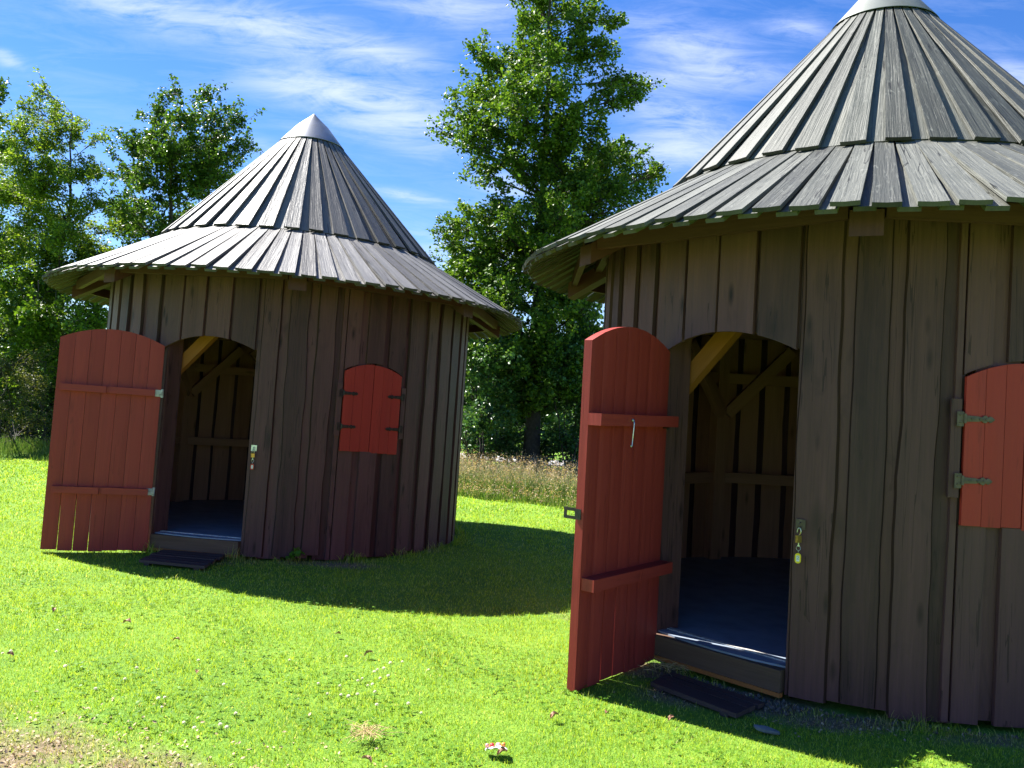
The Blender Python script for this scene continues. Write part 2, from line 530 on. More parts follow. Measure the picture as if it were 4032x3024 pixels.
def lawn_mask(t, pos):
    """0 = lush, 1 = dry earth / straw (bottom left corner, along the mats), with a ragged edge"""
    nz = t.noise(pos, 2.3, 5, 0.65)
    nz2 = t.noise(pos, 9.0, 3, 0.6)
    tot_ = None
    for (x, y, rx, ry, wt) in ((-2.35, 3.35, 1.35, 0.85, 0.78), (-1.35, 3.45, 0.8, 0.36, 0.66), (-0.55, 4.0, 0.12, 0.1, 0.4),
                               (0.75, 6.55, 0.55, 0.35, 0.55), (1.35, 4.86, 0.62, 0.30, 1.0), (1.9, 4.58, 0.5, 0.17, 0.85), (2.6, 4.40, 0.6, 0.14, 0.7),
                               (0.95, 5.35, 0.25, 0.25, 1.0), (-2.5, 8.0, 0.6, 0.5, 0.6), (-1.6, 8.15, 0.8, 0.25, 0.8), (-0.75, 9.2, 0.3, 0.5, 0.5)):
        q = t.mapping(pos, (x, y, 0), (0, 0, 0), (rx, ry, 50), 'TEXTURE')
        l = t.n('ShaderNodeVectorMath', operation='LENGTH', i_0=q).outputs['Value']
        g = t.math('MULTIPLY', t.math('EXPONENT', t.math('MULTIPLY', t.math('MULTIPLY', l, l), -1.0)), wt)
        tot_ = g if tot_ is None else t.math('MAXIMUM', tot_, g)
    v = t.math('ADD', tot_, t.math('MULTIPLY', t.math('SUBTRACT', nz, 0.5), 0.9))
    v = t.math('ADD', v, t.math('MULTIPLY', t.math('SUBTRACT', nz2, 0.5), 0.5))
    return t.math('MULTIPLY', t.math('SUBTRACT', v, 0.38), 2.6, True)


def make_lawn():
    m, t = new_mat('lawn_ground')
    pos = t.n('ShaderNodeNewGeometry').outputs['Position']
    n1 = t.noise(pos, 1.1, 5, 0.6)
    n2 = t.noise(pos, 26, 4, 0.7)
    n3 = t.noise(pos, 90, 3, 0.7)
    col = t.ramp(t.math('ADD', t.math('MULTIPLY', n1, 0.5), t.math('MULTIPLY', n2, 0.5)),
                 [(0.3, (0.06, 0.15, 0.018)), (0.52, (0.14, 0.26, 0.028)), (0.72, (0.24, 0.35, 0.045))])
    dirt = t.ramp(t.math('ADD', t.math('MULTIPLY', n2, 0.4), t.math('MULTIPLY', n3, 0.6)),
                  [(0.3, (0.08, 0.06, 0.035)), (0.5, (0.19, 0.145, 0.085)), (0.68, (0.38, 0.30, 0.20))])
    col = t.mix(lawn_mask(t, pos), col, dirt)
    bp = t.n('ShaderNodeBump', i_Strength=0.7, i_Distance=0.02, i_Height=t.math('ADD', n2, n3))
    p = t.n('ShaderNodeBsdfPrincipled', i_Base_Color=col, i_Roughness=0.85, i_Normal=bp.outputs[0])
    p.inputs['Specular IOR Level'].default_value = 0.15
    finish(t, p.outputs[0])
    return m


def make_blade():
    m, t = new_mat('lawn_blade')
    geo = t.n('ShaderNodeNewGeometry')
    rnd = geo.outputs['Random Per Island']
    pos = geo.outputs['Position']
    col = t.ramp(rnd, [(0.0, (0.08, 0.18, 0.016)), (0.25, (0.21, 0.35, 0.022)), (0.6, (0.35, 0.48, 0.030)), (0.88, (0.49, 0.58, 0.06)), (1.0, (0.62, 0.58, 0.25))])
    n1 = t.noise(pos, 1.3, 4, 0.6)
    col = t.mix(t.math('MULTIPLY', t.math('SUBTRACT', n1, 0.47, True), 3.0, True), col, t.mix(0.5, col, (0.49, 0.55, 0.04, 1)))
    mk = lawn_mask(t, pos)
    straw = t.ramp(rnd, [(0.0, (0.17, 0.21, 0.04)), (0.4, (0.32, 0.28, 0.10)), (0.75, (0.50, 0.38, 0.19)), (1.0, (0.66, 0.53, 0.36))])
    col = t.mix(t.math('MULTIPLY', mk, t.math('GREATER_THAN', t.n('ShaderNodeTexWhiteNoise', noise_dimensions='1D', i_W=rnd).outputs[0], 0.22)), col, straw)
    p = t.n('ShaderNodeBsdfPrincipled', i_Base_Color=col, i_Roughness=0.5)
    p.inputs['Specular IOR Level'].default_value = 0.3
    tr = t.n('ShaderNodeBsdfTranslucent', i_Color=t.mix(1.0, col, (1.2, 1.2, 0.8, 1), 'MULTIPLY'))
    mx = t.n('ShaderNodeMixShader', i_0=0.45, i_1=p.outputs[0], i_2=tr.outputs[0])
    finish(t, mx.outputs[0])
    return m


M['lawn'] = make_lawn()
M['blade'] = make_blade()
M['clover'] = leafy('clover_leaf', [(0.0, (0.06, 0.16, 0.012)), (0.6, (0.11, 0.24, 0.015)), (1.0, (0.17, 0.32, 0.04))], 0.4, 0.5)
def make_meadow():
    m, t = new_mat('meadow_stalk')
    geo = t.n('ShaderNodeNewGeometry')
    rnd = geo.outputs['Random Per Island']
    z = t.n('ShaderNodeSeparateXYZ', i_0=geo.outputs['Position'])
    low = t.ramp(rnd, [(0.0, (0.06, 0.13, 0.012)), (0.6, (0.13, 0.22, 0.025)), (1.0, (0.24, 0.28, 0.06))])
    high = t.ramp(rnd, [(0.0, (0.12, 0.18, 0.035)), (0.4, (0.24, 0.26, 0.09)), (0.75, (0.40, 0.34, 0.20)), (1.0, (0.44, 0.31, 0.22))])
    east = t.math('GREATER_THAN', z.outputs[0], -5.0)      # the strip under the western trees is still green
    k = t.math('MULTIPLY', t.math('MULTIPLY', t.math('SUBTRACT', z.outputs[2], 0.28, True), 4.0, True), east)
    col = t.mix(k, low, high)
    p = t.n('ShaderNodeBsdfPrincipled', i_Base_Color=col, i_Roughness=0.6)
    tr = t.n('ShaderNodeBsdfTranslucent', i_Color=col)
    mx = t.n('ShaderNodeMixShader', i_0=0.4, i_1=p.outputs[0], i_2=tr.outputs[0])
    finish(t, mx.outputs[0])
    return m


M['meadow'] = make_meadow()
M['seed'] = leafy('meadow_seed_head', [(0.0, (0.30, 0.19, 0.14)), (0.6, (0.46, 0.34, 0.25)), (1.0, (0.58, 0.50, 0.36))], 0.35, 0.7)
M['petal'] = leafy('clover_flower', [(0.0, (0.66, 0.55, 0.44)), (0.4, (0.82, 0.79, 0.70)), (1.0, (0.85, 0.83, 0.78))], 0.5, 0.7, tcol=(1, 1, 1))
M['stem'] = plain('green_stem', (0.09, 0.18, 0.03), 0.6)
M['dead_leaf'] = plain('dead_leaf', (0.26, 0.13, 0.07), 0.65, 0, 60, (0.40, 0.24, 0.14))
M['gravel'] = plain('pale_gravel', (0.42, 0.40, 0.38), 0.9, 0, 30, (0.28, 0.27, 0.25), bump=0.6)

# ------------------------------------------------------------------ large structure: ground
GZ = 0.07
def ground_z(x, y):
    """gentle swell of the lawn, flat round the huts"""
    return GZ + 0.012 * np.sin(x * 0.9 + 0.6) * np.cos(y * 0.7) + 0.006 * np.sin(x * 2.3 + y * 1.7)


def build_ground():
    xs = np.concatenate([np.array([-400, -150, -60, -30]), np.linspace(-18, 14, 161), np.array([30, 60, 150, 400])])
    ys = np.concatenate([np.array([-200, -60, -15, -4]), np.linspace(0, 26, 131), np.array([35, 60, 120, 300, 600])])
    X, Y = np.meshgrid(xs, ys)
    Z = ground_z(X, Y)
    far = (X < -18) | (X > 14) | (Y < 0) | (Y > 26)
    Z[far] = GZ
    V = np.stack([X, Y, Z], -1).reshape(-1, 3)
    nx, ny = len(xs), len(ys)
    i, j = np.meshgrid(np.arange(nx - 1), np.arange(ny - 1))
    a = (j * nx + i).ravel()
    F = np.stack([a, a + 1, a + nx + 1, a + nx], 1)
    o = np_mesh('lawn', V, F.ravel(), np.full(len(F), 4), M['lawn'], smooth=True)
    tag(o, kind='structure')
    # pale gravel track beyond the trees, glimpsed between the bushes
    mb = MB()
    pts = [(-8, 30.0), (-2, 28.6), (4, 26.5), (18, 24.0), (40, 22)]
    ids = [(mb.vert((x, y - 1.6, GZ + 0.03)), mb.vert((x, y + 1.6, GZ + 0.03))) for x, y in pts]
    for k in range(len(ids) - 1):
        mb.face((ids[k][0], ids[k + 1][0], ids[k + 1][1], ids[k][1]))
    tag(mb.build('gravel_path', M['gravel']), kind='structure')


build_ground()

# ------------------------------------------------------------------ the huts
R_W, R_E, Z_E, R_M, Z_M, R_C, Z_C, Z_A = 2.052, 2.689, 2.657, 1.604, 3.316, 0.357, 4.685, 5.095
Z_S = Z_M - 0.055       # where the skirt passes under the cone boards
DOOR_HALF = 13.0
SHUT_C, SHUT_HALF = 45.6, 8.9


def dirp(phi):
    a = rad(phi)
    return Vector((math.sin(a), -math.cos(a), 0))


def tanp(phi):
    a = rad(phi)
    return Vector((math.cos(a), math.sin(a), 0))


def arch_door(phi):
    """height of the door arch at angle phi"""
    x = max(-1.25, min(1.25, phi / DOOR_HALF))
    return 2.125 - 0.115 * x * x


def arch_shut(phi):
    x = max(-1.2, min(1.2, (phi - SHUT_C) / SHUT_HALF))
    return 1.985 - 0.085 * x * x


def wav(rng, amp):
    """a wandering waney edge: offset (m) as a function of height"""
    ph = [rng.uniform(0, 6.3) for _ in range(4)]
    fr = [rng.uniform(0.8, 1.6), rng.uniform(2.2, 3.6), rng.uniform(5, 8), rng.uniform(11, 16)]
    am = [amp * 1.0, amp * 0.75, amp * 0.5, amp * 0.3]
    knots = [(rng.uniform(0.2, 2.8), rng.choice((-1, 1)) * rng.uniform(0.3, 1.0) * amp * 1.5, rng.uniform(0.03, 0.07)) for _ in range(rng.choice((0, 1, 1, 2)))]
    def fn(z):
        v = sum(a * math.sin(f * z + p) for a, f, p in zip(am, fr, ph))
        for kz, ka, kw in knots:
            v += ka * math.exp(-((z - kz) / kw) ** 2)
        return v
    return fn


def wall_mesh(seed):
    rng = random.Random(seed)
    random.seed(seed + 1)
    mb = MB()
    step = 7.2
    T = 0.024

    def plank(phi, w0, w1, r_out, zb, zt, eL, eR, bev, nu=3, mats=(0, 1)):
        if r_out > R_W - 0.01:
            mats = (0, 0)          # the outer boards take their front material on the back too
        """phi centre, offsets w0<w1 (m) along the tangent, zb/zt functions of offset"""
        n, tv = dirp(phi), tanp(phi)
        nv = 30
        front, back, us, vs = [], [], [], []
        for j in range(nv):
            fr, bk, ur, vr = [], [], [], []
            for i in range(nu):
                s = i / (nu - 1)
                base = w0 + (w1 - w0) * s
                b_, t_ = zb(base), zt(base)
                z = b_ + (t_ - b_) * j / (nv - 1)
                x = base + eL(z) * (1 - s) + eR(z) * s
                inset = bev * (1 - 2 * s) if i in (0, nu - 1) else 0
                P = n * r_out + tv * (x + inset)
                fr.append((P.x, P.y, z))
                Q = n * (r_out - T) + tv * x
                bk.append((Q.x, Q.y, z))
                ur.append(x)
                vr.append(z)
            front.append(fr); back.append(bk); us.append(ur); vs.append(vr)
        mb.slab(front, back, us, vs, mats[0], mats[1], 2 if bev > 0.004 else mats[0])

    m_per_deg = R_W * math.pi / 180
    bottoms = lambda: 0.055 + rng.uniform(-0.015, 0.035)
    for k in range(50):
        lo, hi = -1.4 + step * k, -1.4 + step * (k + 1)
        c = (lo + hi) / 2
        cc = (c + 180) % 360 - 180
        over_door = abs(cc) < DOOR_HALF + 1.0
        over_shut = abs(cc - SHUT_C) < SHUT_HALF + 3.0
        gap = rng.uniform(0.016, 0.030) if over_door else rng.uniform(0.045, 0.095)
        wid = step * m_per_deg - gap
        sh = rng.uniform(-0.008, 0.008)
        amp = 0.002 if over_door else rng.choice((0.002, 0.004, 0.006, 0.009))
        eL, eR = wav(rng, amp), wav(rng, amp)
        b0 = bottoms()
        top = lambda x: 2.93
        ro = R_W + rng.uniform(-0.003, 0.004)
        bot = lambda x, b0=b0: b0
        if over_door:
            fb = lambda x, cc=cc: arch_door(cc + x / m_per_deg)
            plank(cc, -wid / 2 + sh, wid / 2 + sh, ro + 0.004, fb, top, lambda z: 0, lambda z: 0, 0.003, 9)
        elif over_shut:
            fb = lambda x, cc=cc: arch_shut(cc + x / m_per_deg) + 0.006
            ft = lambda x: 1.105
            a0, a1 = -wid / 2 + sh, wid / 2 + sh
            # the part of this board beside the shutter stays, the rest is cut round it
            left_cut = (SHUT_C - SHUT_HALF - cc) * m_per_deg
            right_cut = (SHUT_C + SHUT_HALF - cc) * m_per_deg
            flat = lambda z: 0
            if left_cut > a0 + 0.03 and left_cut < a1:
                plank(cc, a0, left_cut - 0.006, ro, bot, top, eL, flat, 0.003)
                a0 = left_cut
            elif right_cut < a1 - 0.03 and right_cut > a0:
                plank(cc, right_cut + 0.006, a1, ro, bot, top, flat, eR, 0.003)
                a1 = right_cut
            if a0 < right_cut and a1 > left_cut and a1 - a0 > 0.02:
                plank(cc, a0, a1, ro, fb, top, flat, flat, 0.002, 7)
                plank(cc, a0, a1, ro + 0.003, bot, ft, flat, flat, 0.003)
            elif a1 <= left_cut or a0 >= right_cut:
                plank(cc, a0, a1, ro, bot, top, eL, eR, 0.011)
        else:
            plank(cc, -wid / 2 + sh, wid / 2 + sh, ro, bot, top, eL, eR, rng.uniform(0.006, 0.012))
        # inner layer behind the gap at "hi"
        pc = (hi + 180) % 360 - 180
        b1 = bottoms()
        inner_w = rng.uniform(0.088, 0.110)
        bi = lambda x, b1=b1: b1
        flat = lambda z: 0
        if abs(pc) < DOOR_HALF - 0.6:
            bi = lambda x, pc=pc: arch_door(pc + x / m_per_deg) + 0.012
        if abs(abs(pc) - DOOR_HALF) <= 1.2:   # either side of the doorway: only the part outside it
            s = 1 if pc > 0 else -1
            cut = (s * DOOR_HALF - pc) * m_per_deg
            if s > 0:
                plank(pc, max(-inner_w, cut), inner_w, R_W - T - 0.003, lambda x, b1=b1: b1, top, flat, flat, 0.0)
            else:
                plank(pc, -inner_w, min(inner_w, cut), R_W - T - 0.003, lambda x, b1=b1: b1, top, flat, flat, 0.0)
            plank(pc, -inner_w if s > 0 else cut + 0.002, (cut - 0.002) if s > 0 else inner_w, R_W - T - 0.003,
                  lambda x, pc=pc: arch_door(pc + x / m_per_deg) + 0.012, top, flat, flat, 0.0, 5)
        else:
            plank(pc, -inner_w, inner_w, R_W - T - 0.003, bi, top, wav(rng, 0.004), wav(rng, 0.004), 0.0)
    return mb


def roof_rows(seed, n, r0, z0, r1, z1, w_top, w_bot, gap_under, lift, T=0.024, ends=0.014, under_short=0.03, cup=0.006):
    """radial boards from (r0,z0) at the top down to (r1,z1): n boards above and n boards in the gaps below"""
    rng = random.Random(seed)
    random.seed(seed + 7)
    mb = MB()
    L = math.hypot(r1 - r0, z1 - z0)
    down = ((r1 - r0) / L, (z1 - z0) / L)
    nor = (-down[1], down[0])
    for layer in (0, 1):
        for k in range(n):
            phi = (k + 0.5 * (1 - layer)) * 360 / n + rng.uniform(-0.45, 0.45) * 30 / n
            d, tv = dirp(phi), tanp(phi)
            if layer:
                wt, wb = w_top * rng.uniform(0.93, 1.04), w_bot * rng.uniform(0.95, 1.05)
                ext = rng.uniform(-ends, ends)
            else:
                wt, wb = gap_under[0], gap_under[1]
                ext = -under_short + rng.uniform(-ends, ends) * 0.7
            lf = lift + layer * (T + 0.003) + rng.uniform(-0.002, 0.004)
            skew = rng.uniform(-0.006, 0.006)
            warp = rng.uniform(0.0, 0.012) if layer else 0
            cutang = rng.uniform(-0.05, 0.05)
            nv, nu = 7, 3
            front, back, us, vs = [], [], [], []
            for j in range(nv):
                s = j / (nv - 1)
                fr, bk, ur, vr = [], [], [], []
                for i in range(nu):
                    x = (i / (nu - 1) - 0.5) * (wt + (wb - wt) * s) + skew * s
                    al = -0.0 + (L + ext + cutang * x) * s
                    hgt = lf + warp * s * s + (cup * 0.5 if (i != 1 and layer) else 0)
                    r = r0 + down[0] * al + nor[0] * hgt
                    z = z0 + down[1] * al + nor[1] * hgt
                    P = d * r + tv * x
                    fr.append((P.x, P.y, z))
                    r -= nor[0] * T; z -= nor[1] * T
                    Q = d * r + tv * x
                    bk.append((Q.x, Q.y, z))
                    ur.append(x); vr.append(al)
                front.append(fr); back.append(bk); us.append(ur); vs.append(vr)
            # top is outside: order so that the outer faces point up
            mb.slab([row[::-1] for row in front], [row[::-1] for row in back], [r_[::-1] for r_ in us], [r_[::-1] for r_ in vs], 0, 1, 0, None, 2)
    return mb


def strap_hinge(length, wide):
    """forged strap with a spade tip, lying in the xz plane, pointing along +x; plus its plate"""
    mb = MB()
    prof = [(0, 0.5), (0.42, 0.42), (0.55, 0.30), (0.62, 0.55), (0.70, 0.6), (0.77, 0.30), (0.84, 0.5), (0.90, 0.42), (1.0, 0.05)]
    fr = [[(x * length, -0.006, -h * wide), (x * length, -0.007, 0), (x * length, -0.006, h * wide)] for x, h in prof]
    bk = [[(p[0], 0.0, p[2]) for p in row] for row in fr]
    us = [[p[2] for p in row] for row in fr]
    vs = [[p[0] for p in row] for row in fr]
    mb.slab(fr, bk, us, vs)
    for x in (0.2, 0.48, 0.70):
        mb.tube([(x * length, -0.006, 0), (x * length, -0.011, 0)], 0.005, 8)
    # knuckle and plate on the wall
    mb.tube([(-0.008, -0.008, -wide * 0.75), (-0.008, -0.008, wide * 0.75)], 0.008, 8)
    mb.box((-0.030, -0.003, -wide * 0.1), (0.018, 0, 0), (0, 0.003, 0), (0, 0, wide * 1.15))
    for dz in (-0.6, 0.55):
        mb.tube([(-0.03, -0.005, wide * dz), (-0.03, -0.011, wide * dz)], 0.005, 8)
    return mb


def door_leaf(root, angle, seed, hut2):
    """open plank door, its hinge line at the left jamb; local x along the leaf, +y the inner face"""
    rng = random.Random(seed)
    random.seed(seed)
    W, T = 0.905, 0.055
    hp = dirp(-DOOR_HALF - 0.25) * (R_W + 0.012)
    e = empty('door_pivot')
    mb = MB()
    top = lambda x: 2.118 - 0.115 * (((x / W) - 0.5) * 2) ** 2
    nb = 7
    pw = W / nb
    splits = {1: 0.008, 2: 0.007, 3: 0.006} if not hut2 else {2: 0.004, 3: 0.006}
    for k in range(nb):
        x0, x1 = k * pw, (k + 1) * pw
        fr, bk, us, vs = [], [], [], []
        nv, nu = 18, 5
        gl = 0.0012
        kk = nb - 1 - k                       # plank number counted from the free edge
        dz = rng.uniform(-0.008, 0.008)
        bow = rng.uniform(-0.0015, 0.0015)
        for j in range(nv):
            s = j / (nv - 1)
            f_, b_, u_, v_ = [], [], [], []
            for i in range(nu):
                u = i / (nu - 1)
                open_r = (splits.get(kk, 0) * max(0, 1 - s * 2.2)) + gl
                open_l = gl
                xx = x0 + open_l + (x1 - x0 - open_l - open_r) * u
                z = 0.035 + dz + (top(xx) - 0.035 - dz) * s
                in_ = 0.0025 if i in (0, nu - 1) else 0
                f_.append((xx, T - in_ + bow, z)); b_.append((xx, 0.0, z)); u_.append(xx); v_.append(z)
            fr.append(f_[::-1]); bk.append(b_[::-1]); us.append(u_[::-1]); vs.append(v_[::-1])
        mb.slab(fr, bk, us, vs)
    door = mb.build('door', M['red'], root)
    door.location = hp
    door.rotation_euler = (0, 0, rad(angle))
    door.location.z = 0
    bpy.data.objects.remove(e)
    depth = 0.085
    for z, a, b in ((0.60 if not hut2 else 0.635, 0.035, W - 0.05), (1.545 if not hut2 else 1.56, 0.05, W - 0.04)):
        m2 = MB()
        cx = (a + b) / 2
        if hut2:
            m2.box((cx, T + depth / 2, z), ((b - a) / 2 + 0.04, 0, 0), (0, depth / 2, 0), (0, 0, 0.034))
            m2.box((cx - 0.06, T + depth + 0.001, z - 0.002), (0.002, 0, 0), (0, 0.001, 0), (0, 0, 0.03))
        else:
            for q0, q1 in ((a, cx - 0.012), (cx + 0.016, b)):
                m2.box(((q0 + q1) / 2, T + 0.03, z + rng.uniform(-.004, .004)), ((q1 - q0) / 2, 0, 0), (0, 0.03, 0), (0, 0, 0.031))
            m2.box((cx + 0.002, T + 0.02, z), (0.014, 0, 0), (0, 0.02, 0), (0, 0, 0.028))
        m2.build('batten', M['red'], door)
    # hinges: plate on the leaf edge and pin
    for z in (0.60, 1.545):
        m3 = MB()
        m3.tube([(-0.012, 0.045, z - 0.04), (-0.012, 0.045, z + 0.04)], 0.013, 10)
        m3.box((0.02, T + 0.003, z), (0.03, 0, 0), (0, 0.003, 0), (0, 0, 0.032))
        m3.build('hinge', M['iron'] if hut2 else M['paint_pale'], door)
    # hasp plate on the free edge
    m4 = MB()
    zc = 1.02
    xc = W - 0.012
    for dz in (-0.023, 0.023):
        m4.box((xc, -0.030, zc + dz), (0.0025, 0, 0), (0, 0.058, 0), (0, 0, 0.009))
    m4.box((xc, 0.008, zc), (0.0025, 0, 0), (0, 0.020, 0), (0, 0, 0.0139))
    m4.box((xc, -0.078, zc), (0.0025, 0, 0), (0, 0.0095, 0), (0, 0, 0.0139))
    m4.tube([(xc, -0.002, zc - 0.034), (xc, -0.002, zc + 0.034)], 0.006, 8)
    m4.box((W + 0.002, 0.02, zc), (0.0018, 0, 0), (0, 0.018, 0), (0, 0, 0.03))
    m4.build('hasp', M['iron'], door)
    if hut2:
        m5 = MB()
        hx, hy = W - 0.33, T + depth + 0.006
        m5.tube([(hx, hy - 0.006, 1.56), (hx, hy + 0.006, 1.562), (hx + 0.002, hy + 0.01, 1.545), (hx + 0.004, hy + 0.006, 1.46), (hx + 0.004, hy + 0.004, 1.412), (hx + 0.012, hy + 0.005, 1.406), (hx + 0.024, hy + 0.006, 1.416)], 0.0042, 8)
        m5.tube([(hx, hy - 0.006, 1.562), (hx, hy + 0.004, 1.562)], 0.009, 10)
        m5.build('door_hook', M['steel'], door, smooth=True)
    return door


def shutters(root, seed, hut2):
    rng = random.Random(seed)
    random.seed(seed)
    n, tv = dirp(SHUT_C), tanp(SHUT_C)
    half = R_W * math.sin(rad(SHUT_HALF))
    rr = R_W * math.cos(rad(SHUT_HALF)) + 0.030
    top = lambda x: 1.978 - 0.085 * (x / half) ** 2
    for s in (-1, 1):
        mb = MB()
        lo, hi = (-half, -0.002) if s < 0 else (0.002, half)
        pw = (hi - lo) / 3
        dzl = 0.0 if s < 0 else -0.012
        for k in range(3):
            x0, x1 = lo + k * pw + 0.0012, lo + (k + 1) * pw - 0.0012
            fr, bk, us, vs = [], [], [], []
            zoff = rng.uniform(-0.003, 0.003)
            for j in range(9):
                f_, b_, u_, v_ = [], [], [], []
                for i in range(4):
                    x = x0 + (x1 - x0) * i / 3
                    zb = 1.105 + dzl + zoff
                    z = zb + (top(x) + dzl * 0.5 - zb) * j / 8
                    in_ = 0.002 if i in (0, 3) else 0
                    P = n * (rr - in_) + tv * x
                    Q = n * (rr - 0.024) + tv * x
                    f_.append((P.x, P.y, z)); b_.append((Q.x, Q.y, z)); u_.append(x); v_.append(z)
                fr.append(f_); bk.append(b_); us.append(u_); vs.append(v_)
            mb.slab(fr, bk, us, vs)
        leaf = mb.build('shutter', M['red_bright'], root)
        for z in (1.345, 1.672):
            hb = strap_hinge(0.15, 0.034)
            hg = hb.build('strap_hinge', M['iron_brown' if hut2 else 'iron'], leaf)
            P = n * (rr + 0.0015) + tv * (s * (half - 0.002))
            # local x -> -s*tangent, local -y -> outward normal
            ax = tv * (-s)
            yy = -n
            zz = Vector((0, 0, 1)) * (1 if s < 0 else -1)
            if (ax.cross(yy)).dot(zz) < 0:
                zz = -zz
            hg.matrix_local = Matrix(((ax.x, yy.x, zz.x, P.x), (ax.y, yy.y, zz.y, P.y), (ax.z, yy.z, zz.z, z), (0, 0, 0, 1)))
    # hinge batten screwed to the wall either side
    for s in (-1, 1):
        mb = MB()
        ph = SHUT_C + s * (SHUT_HALF + 1.05)
        c = dirp(ph) * (R_W + 0.012)
        mb.box((c.x, c.y, 1.512), tanp(ph) * 0.026, dirp(ph) * 0.0135, (0, 0, 0.262))
        mb.build('hinge_batten', M['stain'], root)


